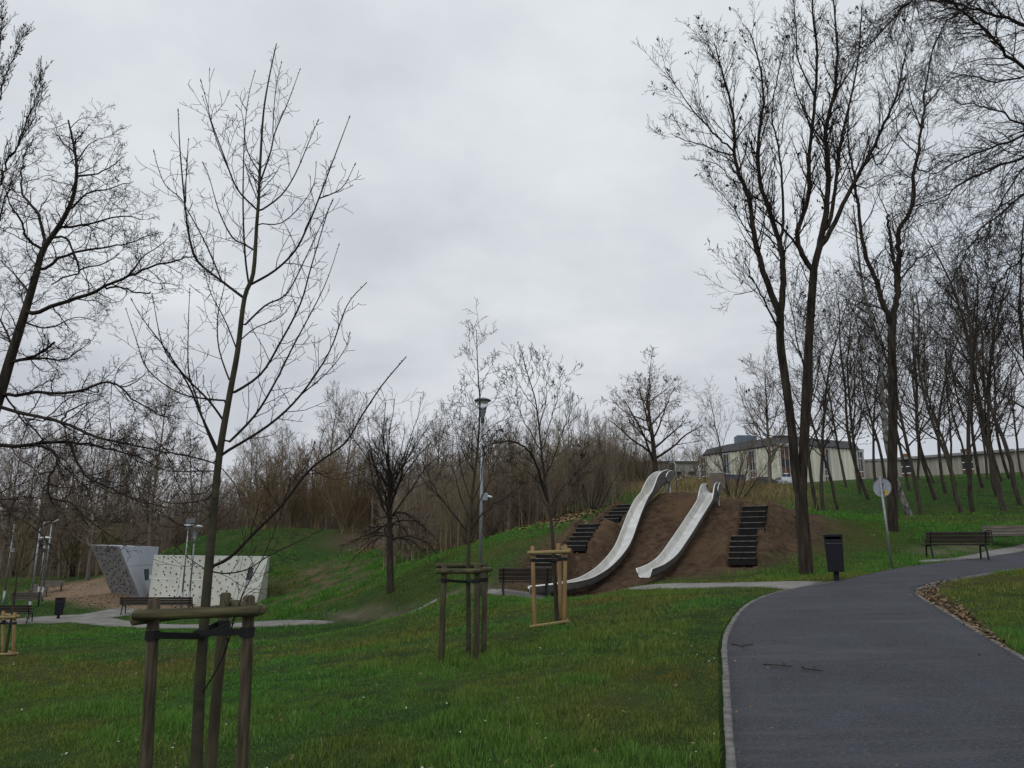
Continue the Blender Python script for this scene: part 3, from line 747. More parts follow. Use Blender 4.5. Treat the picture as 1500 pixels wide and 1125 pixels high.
# ================================================================== round sign seen from behind
p = spot(1307, 22)
root = thing('road_sign', 'round traffic sign seen from its grey back on a thin pole by the path', 'road sign', p, R(-42))
root.rotation_euler = (R(1.0), R(-1.2), R(-50))
bm = bmesh.new(); cyl(bm, (0, 0, -.2), (0, 0, 2.52), .032); obj('pole', bm, M['galv'], root, True)
bm = bmesh.new(); cyl(bm, (0, .045, 2.2), (0, .057, 2.2), .25, k=40); dsk = obj('disc', bm, M['signback'], root)
bm = bmesh.new(); pipe(bm, [(.25 * math.cos(a * math.pi / 20), .048, 2.2 + .25 * math.sin(a * math.pi / 20)) for a in range(41)], .012, 6); obj('rim', bm, M['galv'], dsk, True)
bm = bmesh.new(); box(bm, (.10, .042, 2.06), (.09, .004, .13)); obj('sticker', bm, M['yellow'], dsk)
for z in (2.1, 2.32):
    bm = bmesh.new(); box(bm, (0, .02, z), (.12, .06, .04)); obj('clamp', bm, M['galv'], root, bevel=.004)

# ================================================================== lamps and poles
p = spot(703, 23.5)
top = at(705, 584, 23.5).z - p.z
root = thing('street_lamp', 'tall grey street lamp with flat round hat behind the staked young tree', 'street lamp', p)
bm = bmesh.new(); cyl(bm, (0, 0, -.1), (.03, 0, top - .42), .055, .038, 16); obj('pole', bm, M['galv'], root, True)
bm = bmesh.new(); lathe(bm, [(.05, top - .75), (.055, top - .6), (.11, top - .40), (.11, top - .37)]); obj('collar', bm, M['lampgrey'], root, True, loc=(.03, 0, 0))
bm = bmesh.new(); lathe(bm, [(.10, top - .37), (.15, top - .22), (.20, top - .08)]); obj('glass_bowl', bm, M['glassy'], root, True, loc=(.03, 0, 0))
bm = bmesh.new(); lathe(bm, [(.02, top - .085), (.25, top - .075), (.26, top - .05), (.20, top - .015), (.09, top + .02), (.015, top + .04)], 32); obj('hat', bm, M['lampgrey'], root, True, loc=(.03, 0, 0))
zc_ = at(705, 728, 23.5).z - p.z
bm = bmesh.new(); box(bm, (.13, -.02, zc_), (.16, .12, .22)); bx_ = obj('control_box', bm, M['galv'], root, bevel=.01)
bm = bmesh.new(); cyl(bm, (.22, -.08, zc_ + .02), (.33, -.15, zc_ - .02), .03); obj('camera', bm, M['lampwhite'], bx_, True)

def flood(label, u, vt, Y, kind):
    p = spot(u, Y); h = at(u, vt, Y).z - p.z
    root = thing('light_pole', label, 'lamp post', p, 0, 'lamp posts in the valley')
    bm = bmesh.new(); cyl(bm, (0, 0, -.1), (0, 0, .9), .07, .065, 12); cyl(bm, (0, 0, .9), (0, 0, h), .048, .034, 12); obj('pole', bm, M['galv'], root, True)
    if kind == 'panel':
        bm = bmesh.new(); box(bm, (.12, -.03, h + .16), (.52, .10, .36), roty(-.18) @ rotx(-.5)); obj('solar_panel', bm, M['board'], root, bevel=.01)
        bm = bmesh.new(); box(bm, (.02, -.10, h - .06), (.36, .22, .10), rotx(.2)); obj('floodlight', bm, M['lampwhite'], root, bevel=.015)
        bm = bmesh.new(); box(bm, (0, 0, h - .2), (.26, .07, .06)); obj('bracket', bm, M['galv'], root)
    elif kind == 'arm':
        bm = bmesh.new(); pipe(bm, [(0, 0, h - .02), (.06, 0, h + .10), (.20, 0, h + .20)], .022); obj('arm', bm, M['galv'], root, True)
        bm = bmesh.new(); box(bm, (.27, 0, h + .23), (.24, .15, .05), roty(-.5)); obj('lamp_head', bm, M['lampwhite'], root, bevel=.02)
    elif kind == 'bowl':
        bm = bmesh.new()
        for k in range(4):
            a = math.pi / 4 + k * math.pi / 2; c, s = math.cos(a), math.sin(a)
            pipe(bm, [(c * .05, s * .05, h - .95), (c * .07, s * .07, h - .6), (c * .16, s * .16, h - .3), (c * .34, s * .34, h - .02)], .018, 6)
        lathe(bm, [(.06, h - .9), (.075, h - .7), (.10, h - .55)], 14)
        obj('cone_frame', bm, M['galv'], root, True)
        bm = bmesh.new(); lathe(bm, [(.02, h - .04), (.36, h - .03), (.39, h), (.30, h + .05), (.14, h + .085), (.015, h + .09)], 28); obj('shade', bm, M['lampwhite'], root, True)
    else:
        bm = bmesh.new(); box(bm, (.12, 0, h - 1.5), (.22, .14, .2)); obj('fuse_box', bm, M['galv'], root, bevel=.01)
    return root
flood('lamp post with tilted solar panel and floodlight by the long bench', 265, 768, 44, 'panel')
flood('lamp post with white disc shade on a wire cone by the long bench', 276, 771, 44.5, 'bowl')
flood('nearest left lamp post with a bent arm, standing by the sideways bench', 41, 772, 40.8, 'arm')
flood('slim far lamp post with a bent arm standing by the far benches', 61, 768, 50, 'arm')
flood('far lamp post with a wire cone and small disc between two armed posts', 55, 788, 53, 'bowl')
flood('bare grey pole with a small box at the left edge of the view', 4, 768, 47, 'plain')

# ================================================================== climbing walls
hold_me = None
def holds(root, fn, N, sd, smin, smax):
    """fn(a, b) -> point, normal on the panel"""
    global hold_me
    if hold_me is None:
        bm = bmesh.new(); bmesh.ops.create_icosphere(bm, subdivisions=1, radius=1)
        r2 = random.Random(4)
        for v in bm.verts: v.co *= r2.uniform(.75, 1.1); v.co.z *= .6
        hold_me = bpy.data.meshes.new('climbing_hold'); bm.to_mesh(hold_me); bm.free(); hold_me.materials.append(M['hold'])
    r2 = random.Random(sd); used = []
    while len(used) < N:
        best = max(((r2.random(), r2.random()) for _ in range(7)), key=lambda q: min([(q[0] - a) ** 2 * 3 + (q[1] - b) ** 2 for a, b in used] or [9]))
        used.append(best)
        p, nn = fn(*best)
        o = mobj('climbing_hold', hold_me, root, p); s = r2.uniform(smin, smax)
        o.scale = (s, s * r2.uniform(.7, 1.2), s)
        o.rotation_euler = nn.to_track_quat('Z', 'Y').to_euler()
def panel_bm(q, n, th):
    bm = bmesh.new(); a = [bm.verts.new(p) for p in q]; b = [bm.verts.new(p - n * th) for p in q]
    bm.faces.new(a); bm.faces.new(b[::-1])
    for i in range(len(q)): bm.faces.new((a[i], b[i], b[(i + 1) % len(q)], a[(i + 1) % len(q)]))
    return bm
def bil(q, a, b): return (q[0] * (1 - a) + q[1] * a) * (1 - b) + (q[3] * (1 - a) + q[2] * a) * b
# grey wall: overhanging front with holds on the left, smooth grey flank on the right
g0 = at(163, 867, 50.5); g1_ = at(205, 874, 46.6); g2 = at(222, 872, 49.5)
t0 = at(133, 798, 49.6); t1 = at(174, 800, 45.6); t2 = at(233, 801, 50.2)
o_ = Vector((g1_.x, g1_.y, g1_.z))
root = thing('climbing_wall', 'grey angular climbing block with an overhanging face of dark holds', 'climbing wall', o_)
L_ = lambda p: Vector(p) - o_
dn = Vector((0, 0, .5))
def on_plane(a, b, c, u, v):
    n = (b - a).cross(c - a); e = Vector((0, 0, EYE)); d = (at(u, v, 10) - e); return e + d * ((a - e).dot(n) / d.dot(n))
t0 = on_plane(g0, g1_, t1, 133, 798); t2 = on_plane(g1_, g2, t1, 233, 801)
bk0 = at(160, 798, 54); bkb = at(180, 866, 54)
bm = bmesh.new()
dw = lambda b, t: b + (b - t) * (.5 / (t.z - b.z))
A0, A1, A2, T0, T1, T2 = [L_(p) for p in (dw(g0, t0), dw(g1_, t1), dw(g2, t2), t0, t1, t2)]
K0, K1 = L_(bkb - dn), L_(bk0)
vs = {k: bm.verts.new(v) for k, v in dict(a0=A0, a1=A1, a2=A2, t0=T0, t1=T1, t2=T2, k0=K0, k1=K1).items()}
for f in (('a0', 'a1', 't1', 't0'), ('a1', 'a2', 't2', 't1'), ('a2', 'k0', 'k1', 't2'), ('k0', 'a0', 't0', 'k1'), ('t0', 't1', 't2', 'k1')): bm.faces.new([vs[k] for k in f])
obj('block', bm, M['wallgrey'], root)
q1 = [L_(g0), L_(g1_), T1, T0]
n1_ = (q1[1] - q1[0]).cross(q1[3] - q1[0]).normalized()
if n1_.y > 0: n1_ = -n1_
M['wallfront'] = mat('darker_grey_climbing_face', (.26, .255, .26), .85, col2=(.19, .185, .19), scale=1.5, bump=.004, bscale=20)  # overhanging face, darker grey than the rest of the block
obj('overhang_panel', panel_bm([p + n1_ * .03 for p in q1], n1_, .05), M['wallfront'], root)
holds(root, lambda a, b: (bil(q1, .05 + a * .9, .04 + b * .92) + n1_ * .04, n1_), 98, 3, .045, .085)
q2 = [L_(g1_), L_(g2), T2, T1]; n2_ = (q2[1] - q2[0]).cross(q2[3] - q2[0]).normalized()
if n2_.y > 0: n2_ = -n2_
def flat_on(q, n, a0, a1, b0, b1, d): return [bil(q, a, b) + n * d for a, b in ((a0, b0), (a1, b0), (a1, b1), (a0, b1))]
sg_ = obj('notice_board', panel_bm(flat_on(q2, n2_, .52, .72, .30, .52, .02), n2_, .03), M['board'], root)
obj('notice', panel_bm(flat_on(q2, n2_, .72, .93, .31, .39, .02), n2_, .03), M['paper'], root)
obj('seam', panel_bm(flat_on(q2, n2_, .02, .98, .60, .607, .006), n2_, .01), M['lampgrey'], root)
# cream wall
c0 = at(217, 880, 46.6); c1 = at(375, 886, 43.6); d0 = at(226, 813, 46.9); d1 = at(393, 815, 43.9); c1b = at(390, 881, 47.2); d1b = at(395, 816, 47.4)
d1 = on_plane(c0, c1, d0, 393, 815)
o_ = Vector(c0)
root = thing('climbing_wall', 'long cream climbing wall dotted with dark holds, a seam across its middle', 'climbing wall', o_)
q3 = [L_(c0), L_(c1), L_(d1), L_(d0)]; n3 = (q3[1] - q3[0]).cross(q3[3] - q3[0]).normalized()
if n3.y > 0: n3 = -n3
bm = bmesh.new()
e0 = L_(at(225, 880, 49)); f0 = L_(at(228, 813, 49))
vs = [bm.verts.new(v) for v in (dw(q3[0], q3[3]), dw(q3[1], q3[2]), q3[2], q3[3], L_(c1b) - dn, L_(d1b), e0 - dn, f0)]
for f in ((0, 1, 2, 3), (1, 4, 5, 2), (4, 6, 7, 5), (6, 0, 3, 7), (3, 2, 5, 7)): bm.faces.new([vs[i] for i in f])
obj('block', bm, M['wallcream'], root)
holds(root, lambda a, b: (bil(q3, .03 + a * .80, .10 + b * .86) + n3 * .02, n3), 96, 9, .04, .062)
obj('seam', panel_bm(flat_on(q3, n3, .005, .995, .475, .487, .012), n3, .02), M['lampwhite'], root)
for k_ in (.27, .53, .79): obj('panel_joint', panel_bm(flat_on(q3, n3, k_, k_ + .003, .02, .98, .006), n3, .012), M['lampgrey'], root)
obj('top_edge', panel_bm(flat_on(q3, n3, 0, 1, .985, 1.0, .015), n3, .2), M['lampwhite'], root)
obj('notice_board', panel_bm(flat_on(q3, n3, .862, .905, .50, .76, .02), n3, .03), M['board'], root)

# ================================================================== tree stakes
def log(bm, a, b, r, k=14, cham=.012):
    a = Vector(a); b = Vector(b); d = (b - a); Ln = d.length; q = d.to_track_quat('Z', 'Y')
    rows = [(r - cham, 0), (r, cham), (r * 1.01, Ln * .3), (r * .985, Ln * .6), (r, Ln - cham), (r - cham, Ln)]
    rings = []
    for i, (rr, z) in enumerate(rows):
        w = .006 if 1 < i < 4 else 0
        rings.append([bm.verts.new(a + q @ Vector((rr * (1 + rng.uniform(-.02, .02)) * math.cos(2 * math.pi * j / k) + w, rr * math.sin(2 * math.pi * j / k), z))) for j in range(k)])
    for A_, B_ in zip(rings, rings[1:]):
        for j in range(k): bm.faces.new((A_[j], A_[(j + 1) % k], B_[(j + 1) % k], B_[j]))
    bm.faces.new(rings[0][::-1]); bm.faces.new(rings[-1])
def stake_frame(label, base, stakes, rails, trunk, rs, rr, m_s, m_r, zr, zs, low=None):
    """stakes: list of (top point, bottom point) in metres; rails: index pairs"""
    o_ = Vector(base)
    root = thing('tree_stake_frame', label, 'tree stakes', o_, 0, 'wooden frames staking the young trees')
    for i, (t, b) in enumerate(stakes):
        bm = bmesh.new(); log(bm, Vector(b) - o_, Vector(t) - o_, rs); obj('stake', bm, m_s[i % len(m_s)], root, True)
    for (i, j, front, dz) in rails:
        bm = bmesh.new()
        a = Vector(stakes[i][0]) - o_; b = Vector(stakes[j][0]) - o_; d = (b - a).normalized(); n = Vector((d.y, -d.x, 0)).normalized() * front * (rs + rr * .82)
        log(bm, a + n - d * .10 + Vector((0, 0, zr + dz)), b + n + d * .10 + Vector((0, 0, zr + dz)), rr); obj('rail', bm, m_r, root, True)
    for i, (t, b) in enumerate(stakes):
        k = (t.z + zs - b.z) / (t.z - b.z); s = Vector(b).lerp(Vector(t), k) - o_; c = Vector(trunk) - o_; c.z = s.z - .03
        bm = bmesh.new(); d = (c - s).normalized(); n = Vector((-d.y, d.x, 0)).normalized()
        for sg in (-1, 1):
            a0 = s + n * sg * (rs + .006) - d * .01; b0 = c + n * sg * .048
            f = [a0 + Vector((0, 0, .02)), b0 + Vector((0, 0, .02)), b0 - Vector((0, 0, .02)), a0 - Vector((0, 0, .02))]
            v = [bm.verts.new(x) for x in f] + [bm.verts.new(x + n * sg * .006) for x in f]
            for q in ((0, 1, 2, 3), (7, 6, 5, 4), (0, 4, 5, 1), (1, 5, 6, 2), (2, 6, 7, 3), (3, 7, 4, 0)): bm.faces.new([v[x] for x in q])
        cyl(bm, s - Vector((0, 0, .03)), s + Vector((0, 0, .03)), rs + .008, k=16)
        obj('strap', bm, M['strap'], root)
    if low:
        for (i, j) in low:
            bm = bmesh.new(); a = Vector(stakes[i][1]) - o_; b = Vector(stakes[j][1]) - o_; d = (b - a).normalized(); n = Vector((d.y, -d.x, 0)).normalized() * (rs + .03)
            log(bm, a + n - d * .1 + Vector((0, 0, .16)), b + n + d * .1 + Vector((0, 0, .16)), .032); obj('ground_rail', bm, m_r, root, True)
    return root
def down(p, q, ground=True):
    """extend the line top->lower point to below the ground"""
    p = Vector(p); q = Vector(q); d = (q - p) / (p.z - q.z)
    zt = g1(q.x, q.y) - .12
    return p + d * (p.z - zt)
T1 = at(297, 900, 5.75)
s1 = [(at(226, 877, 5.45), at(214, 1100, 5.50)), (at(365, 872, 5.45), at(354, 1100, 5.50)), (at(331, 868, 6.25), at(312, 1100, 6.15))]
s1 = [(t, down(t, b)) for t, b in s1]
stake_frame('weathered greenish stake frame around the nearest young tree in the left foreground', (T1.x, T1.y, g1(T1.x, T1.y)), s1, [(0, 1, 1, -.10), (2, 1, -1, -.09), (0, 2, -1, -.13)], T1, .039, .036, [M['stake_brown'], M['stake_brown'], M['stake_old']], M['rail_old'], 0, -.235)
T2 = at(687, 860, 12.8)
s2 = [(at(651, 825, 12.5), at(646, 972, 12.5)), (at(699, 825, 12.3), at(697, 966, 12.4)), (at(711, 825, 13.25), at(708, 962, 13.25))]
s2 = [(t, down(t, b)) for t, b in s2]
stake_frame('dark weathered stake frame around the middle young tree in front of the street lamp', (T2.x, T2.y, g1(T2.x, T2.y)), s2, [(0, 1, 1, -.12), (1, 2, 1, -.10), (0, 2, -1, -.04)], T2, .046, .040, [M['stake_old'], M['stake_old'], M['stake_brown']], M['rail_old'], 0, -.26)
T3 = at(813, 850, 16.0)
s3 = [(at(780, 800, 15.75), at(783, 908, 15.75)), (at(828, 798, 15.7), at(827, 910, 15.7)), (at(818, 796, 16.6), at(822, 905, 16.6))]
s3 = [(t, down(t, b)) for t, b in s3]
stake_frame('pale new wood stake frame in front of the bench and mound', (T3.x, T3.y, g1(T3.x, T3.y)), s3, [(0, 1, 1, -.13), (1, 2, 1, -.10)], T3, .041, .038, [M['stake_new']], M['rail_new'], 0, -.27, [(0, 1), (1, 2)])
T4 = at(7, 935, 21.5)
s4 = [(at(-15, 897, 21.2), at(-14, 970, 21.2)), (at(22, 897, 21.1), at(19, 970, 21.1)), (at(5, 895, 22.1), at(4, 970, 22.1))]
s4 = [(t, down(t, b)) for t, b in s4]
stake_frame('pale new wood stake frame cut by the left edge of the view', (T4.x, T4.y, g1(T4.x, T4.y)), s4, [(0, 1, 1, -.12), (1, 2, 1, -.10)], T4, .041, .038, [M['stake_new']], M['rail_new'], 0, -.27, [(0, 1), (1, 2)])

# ================================================================== fallen sticks on the asphalt
def stick(label, pts, r):
    P = []
    for u, v in pts:
        lo, hi = 5.0, 25.0
        for _ in range(30):
            Y = (lo + hi) / 2; q = at(u, v, Y)
            if q.z > float(gzs(np.array([q.x]), np.array([q.y]))[0]) + .03: lo = Y
            else: hi = Y
        P.append(q)
    o_ = P[0].copy(); bm = bmesh.new()
    pipe(bm, [p - o_ + Vector((0, 0, r + rng.uniform(0, .015))) for p in P], [r * (1 - .5 * i / len(P)) for i in range(len(P))], 6)
    a = P[len(P) // 2] - o_; pipe(bm, [a + Vector((0, 0, r)), a + Vector((.05, .10, .03)), a + Vector((.06, .22, .02))], r * .4, 5)
    o = obj('fallen_stick', bm, M['twig'], None, True); o.location = o_; tag(o, label, 'stick', 'fallen sticks on the path')
stick('short forked stick lying on the asphalt right by the kerb', [(1072, 946), (1080, 947), (1087, 949), (1094, 947), (1103, 946)], .010)
stick('long thin stick lying on the asphalt, farther from the kerb', [(1118, 975), (1130, 976), (1148, 977), (1160, 978)], .008)
stick('crooked stick lying on the asphalt to the right of the long thin one', [(1175, 979), (1180, 982), (1193, 983), (1206, 985)], .010)

# ================================================================== the hall and other far buildings
HX = 750
def wallseg(root, name, a, b, z0, z1, m, th=.3):
    a = Vector(a); b = Vector(b); d = (b - a); Ln = d.length; d.normalize(); n = Vector((d.y, -d.x, 0))
    bm = bmesh.new(); c = (a + b) / 2
    box(bm, (c.x - n.x * th / 2, c.y - n.y * th / 2, (z0 + z1) / 2), (Ln, th, z1 - z0), rotz(math.atan2(d.y, d.x)))
    # ribs of the ribbed panels
    k = max(2, int(Ln / .62))
    for i in range(k):
        p = a + d * (Ln * (i + .5) / k) + n * .05
        box(bm, (p.x, p.y, (z0 + z1) / 2), (.20, .10, (z1 - z0) - .02), rotz(math.atan2(d.y, d.x)))
    return obj(name, bm, m, root)
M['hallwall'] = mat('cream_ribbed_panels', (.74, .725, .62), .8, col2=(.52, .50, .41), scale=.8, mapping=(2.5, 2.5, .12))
M['hallroof'] = mat('dark_slate_roof', (.060, .058, .066), .7, col2=(.042, .042, .047), scale=.7, mapping=(3, 3, .3))
M['hallroof_green'] = mat('greenish_roof_edge', (.085, .105, .10), .7, col2=(.06, .075, .072), scale=.7, mapping=(3, 3, .3))
M['pane_o'] = mat('orange_panes', (.20, .085, .04), .4, col2=(.07, .04, .03), scale=1.2)
M['pane_b'] = mat('blue_panes', (.035, .065, .15), .4, col2=(.03, .04, .06), scale=1.2)
M['pane_d'] = mat('dark_panes', (.035, .037, .042), .3, var=.4, scale=1.2)
M['frame_l'] = mat('pale_window_frame', (.42, .43, .42), .6, var=.15, scale=3)
zb = 12.2
M['hallwall_dull'] = mat('darker_cream_panels', (.40, .39, .325), .85, col2=(.25, .24, .20), scale=.8, mapping=(2.5, 2.5, .12))  # long hall's cream, toned down darker than the sports hall
M['roof_pale'] = mat('weathered_pale_roof', (.24, .25, .25), .8, var=.2, scale=1)
def hp(u, Y): q = at(u, 700, Y); return Vector((q.x, Y, 0))
facets = [(1032, 123), (1066, 119.1), (1104, 114.8), (1152, 109.5), (1212, 112.6), (1262, 115.6)]
tops = [at(1032, 667, 123).z, at(1066, 662, 119.1).z, at(1104, 657, 114.8).z, at(1152, 650, 109.5).z, at(1212, 655, 112.6).z, at(1262, 658.5, 115.6).z]
root = thing('sports_hall', 'cream ribbed hall with dark slate roof and tall coloured window strips', 'building', (hp(1150, 112).x, 112, zb))
off_ = Vector(root.location)
for i in range(5):
    a = hp(*facets[i]); b = hp(*facets[i + 1]); d = (b - a).normalized()
    gap = .68
    ztop = (tops[i] + tops[i + 1]) / 2
    aa = a + d * gap; bb = b - d * gap
    wallseg(root, 'wall', aa - off_ * 1 + Vector((0, 0, off_.z)), bb - off_ + Vector((0, 0, off_.z)), -2, ztop - zb, M['hallwall'])
for i in range(6):
    a = hp(*facets[i]); L0 = a - off_ + Vector((0, 0, off_.z)); zt = tops[i] - zb - .3
    dd = (hp(*facets[min(i + 1, 5)]) - hp(*facets[max(i - 1, 0)])).normalized(); rz = math.atan2(dd.y, dd.x); n = Vector((dd.y, -dd.x, 0))
    W_ = 1.05
    bm = bmesh.new(); k = 8
    for j in range(k):
        c = L0 + n * -.10; hh = (zt + 2) / k
        box(bm, (c.x, c.y, -2 + hh * (j + .5)), (W_, .12, hh - .09), rotz(rz), mi=[0, 2, 1, 0, 2, 0, 1, 2, 0][(j * 2 + i * 3) % 9])
    wn = obj('window', bm, [M['pane_o'], M['pane_b'], M['pane_d']], root)
    bm = bmesh.new()
    for s in (-1, 1):
        c = L0 + dd * s * (W_ / 2 + .08) + n * .06; box(bm, (c.x, c.y, (zt - 2) / 2), (.14, .3, zt + 2.0), rotz(rz))
    c = L0 + n * .02; box(bm, (c.x, c.y, (zt - 2) / 2), (.08, .16, zt + 1.9), rotz(rz))
    obj('frame', bm, M['frame_l'], wn)
    bm = bmesh.new(); c = L0 + n * -.05; box(bm, (c.x, c.y, zt + .15), (W_ + .9, .25, .5), rotz(rz)); obj('lintel', bm, M['frame_l'], root)
# mansard roof
bm = bmesh.new(); low_ = []; up_ = []
cen = hp(1150, 150)
for i, (u, Y) in enumerate(facets):
    a = hp(u, Y); inn = (cen - a).normalized()
    low_.append(Vector((a.x, a.y, tops[i])) - inn * .35 - off_); q = a + inn * 1.3
    up_.append(Vector((q.x, q.y, tops[i] + (1.35 if 0 < i else 1.1) + (.1 if i == 3 else 0))) - off_)
lv = [bm.verts.new(v) for v in low_]; uv = [bm.verts.new(v) for v in up_]
bkL = bm.verts.new(Vector((hp(1050, 150).x, 150, up_[0].z + off_.z)) - off_); bkR = bm.verts.new(Vector((hp(1245, 150).x, 150, up_[5].z + off_.z)) - off_)
for i in range(5): bm.faces.new((lv[i], lv[i + 1], uv[i + 1], uv[i]))
for i in range(5): bm.faces.new((uv[i], uv[i + 1], bkR if i > 2 else bkL)) if i != 2 else bm.faces.new((uv[2], uv[3], bkR, bkL))
iv = [bm.verts.new(v - Vector((0, 0, .25)) + Vector((0, .8, 0))) for v in low_]
for i in range(5): bm.faces.new((lv[i + 1], lv[i], iv[i], iv[i + 1]))
rf = obj('roof', bm, M['hallroof'], root)
q = at(1088, 646, 119) - off_; bm = bmesh.new(); box(bm, (q.x, q.y, q.z), (2.1, 2, 1.5)); box(bm, (q.x + 1.5, q.y, q.z + .1), (.9, 1.6, 1.2)); obj('roof_box', bm, M['boxblue'] if 'boxblue' in M else mat('blue_grey_box', (.13, .17, .22), .6, var=.2), rf, bevel=.03)
# long low hall on the right
root = thing('long_hall', 'long low cream ribbed building behind the trees on the right', 'building', (hp(1400, 112).x, 112, zb))
off2 = Vector(root.location)
pts = [(1258, 121), (1330, 118), (1420, 113), (1520, 108), (1620, 104)]
for (u0, Y0), (u1, Y1) in zip(pts, pts[1:]):
    a = hp(u0, Y0) - off2 + Vector((0, 0, off2.z)); b = hp(u1, Y1) - off2 + Vector((0, 0, off2.z)); d = (b - a).normalized()
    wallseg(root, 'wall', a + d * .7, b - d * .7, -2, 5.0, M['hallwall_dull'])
    bm = bmesh.new(); c = b + Vector((d.y, -d.x, 0)) * -.12
    for j in range(8): box(bm, (c.x, c.y, -1.6 + j * 1.0), (1.4, .1, .92), rotz(math.atan2(d.y, d.x)), mi=[2, 0, 2, 1, 0, 2, 2, 0][j])
    obj('window', bm, [M['pane_o'], M['pane_b'], M['pane_d']], root)
    bm = bmesh.new(); c = (a + b) / 2; box(bm, (c.x - d.y * -1.5 * 0, c.y + 3.75, 5.1), ((b - a).length + .1, 7, .36), rotz(math.atan2(d.y, d.x))); obj('roof', bm, M['roof_pale'], root)
# other houses glimpsed left of the hall
M['house_pale'] = mat('pale_render', (.36, .36, .35), .85, var=.12, scale=.6)
M['house_brick'] = mat('orange_brick', (.30, .15, .09), .85, col2=(.22, .11, .07), scale=1.5)
M['house_white'] = mat('white_render', (.55, .57, .58), .85, var=.1, scale=.6)
def house(label, u0, u1, vt, vb, Y, D, m, roofm, over=.4, nwin=3):
    a = at(u0, vb, Y); b = at(u1, vb, Y); zt = at((u0 + u1) / 2, vt, Y).z; g = min(a.z, g1((a.x + b.x) / 2, Y + D / 2)) - 1
    root = thing('house', label, 'building', ((a.x + b.x) / 2, Y + D / 2, g)); W_ = b.x - a.x; H_ = zt - g
    bm = bmesh.new(); box(bm, (0, 0, H_ / 2), (W_, D, H_)); obj('wall', bm, m, root)
    bm = bmesh.new(); box(bm, (0, 0, H_ + .14), (W_ + over * 2, D + over * 2, .28)); obj('roof', bm, roofm, root)
    for k in range(nwin):
        x = W_ * ((k + .5) / nwin - .5)
        bm = bmesh.new(); box(bm, (x, -D / 2 - .01, H_ * .72), (W_ / nwin * .5, .08, min(1.3, H_ * .25))); w_ = obj('window', bm, M['pane_d'], root)
        bm = bmesh.new(); box(bm, (x, -D / 2 - .06, H_ * .72 - min(1.3, H_ * .25) / 2 - .06), (W_ / nwin * .58, .14, .09)); obj('sill', bm, M['frame_l'], w_)
house('pale flat roofed building showing above the thicket left of the slides', 836, 872, 668, 720, 96, 10, M['house_pale'], M['hallroof'], .7, 4)
house('low orange brick building half hidden in bare trees behind the long slide', 908, 952, 697, 722, 92, 6, M['house_brick'], M['house_pale'], .2, 3)
house('long pale building far behind the round crowned tree', 885, 1024, 678, 712, 135, 10, M['house_pale'], M['hallroof_green'], .3, 7)

# blue container
q = at(1066, 714, 104); W_ = 4.0
root = thing('skip_container', 'blue ribbed container in front of the hall behind bare bushes', 'container', (q.x, 104, q.z), R(4))
bm = bmesh.new(); box(bm, (0, 0, .75), (W_, 2, 1.5))
for k in range(9): box(bm, (-W_ / 2 + .25 + k * (W_ - .5) / 8, -1.03, .75), (.12, .08, 1.36))
M['blue'] = mat('faded_blue_paint', (.045, .075, .19), .6, var=.25, scale=1.5)
obj('body', bm, M['blue'], root, bevel=.02)
bm = bmesh.new(); box(bm, (0, -1.0, 1.53), (W_ + .1, .12, .1)); box(bm, (0, 1.0, 1.53), (W_ + .1, .12, .1)); obj('rim', bm, M['blue'], root, bevel=.02)

# cars
def car(label, u, v, Y, rz, paint, s=1):
    q = at(u, v, Y)
    root = thing('parked_car', label, 'car', q, rz, 'cars parked before the hall'); root.scale = (s, s, s)
    prof_ = [(-2.1, .35), (-2.15, .62), (-2.05, .88), (-1.75, .95), (-1.25, 1.38), (-.55, 1.46), (.25, 1.42), (.95, .98), (1.75, .88), (2.08, .70), (2.12, .40), (1.9, .28), (-1.9, .28)]
    bm = bmesh.new(); A_ = []; B_ = []
    for x, z in prof_:
        w_ = .86 if z < 1.0 else .86 - (z - 1.0) * .42
        A_.append(bm.verts.new((x, -w_, z))); B_.append(bm.verts.new((x, w_, z)))
    bm.faces.new(A_); bm.faces.new(B_[::-1])
    for i in range(len(A_)): bm.faces.new((A_[i], B_[i], B_[(i + 1) % len(A_)], A_[(i + 1) % len(A_)]))
    obj('body', bm, paint, root, bevel=.04)
    for sy in (-1, 1):
        bm = bmesh.new()
        for (x0, x1, t0, t1) in ((-1.45, -.62, -1.18, -.62), (-.54, .72, -.54, .2)):
            f = [(x0, 1.0, .868), (x1, 1.0, .868), (t1, 1.37, .715), (t0, 1.34, .73)]
            a = [bm.verts.new((x, sy * (y + .012), z)) for x, z, y in f]; b = [bm.verts.new((x, sy * (y - .02), z)) for x, z, y in f]
            bm.faces.new(a); bm.faces.new(b[::-1])
            for i in range(4): bm.faces.new((a[i], b[i], b[(i + 1) % 4], a[(i + 1) % 4]))
        obj('side_window', bm, M['pane_d'], root)
        for x in (-1.3, 1.3):
            bm = bmesh.new(); cyl(bm, (x, sy * .70, .31), (x, sy * .90, .31), .32, k=20); wh = obj('wheel', bm, M['strap'], root, bevel=.02)
            bm = bmesh.new(); cyl(bm, (x, sy * .88, .31), (x, sy * .915, .31), .19, k=14); obj('rim', bm, M['galv'], wh)
    for sx in (-1, 1):
        for sy in (-1, 1):
            bm = bmesh.new(); box(bm, (sx * 2.10, sy * .62, .70), (.10, .34, .14)); obj('headlight' if sx > 0 else 'tail_light', bm, M['lampwhite'] if sx > 0 else M['pane_o'], root, bevel=.02)
    return root
M['paint_dark'] = mat('dark_blue_car_paint', (.030, .034, .045), .25, var=.1, spec=.5)
M['paint_pale'] = mat('silver_car_paint', (.40, .41, .42), .3, .3, var=.1, spec=.5)
car('dark car parked in front of the hall, right of the blue container', 1114, 715, 103, R(178), M['paint_dark'], .98)
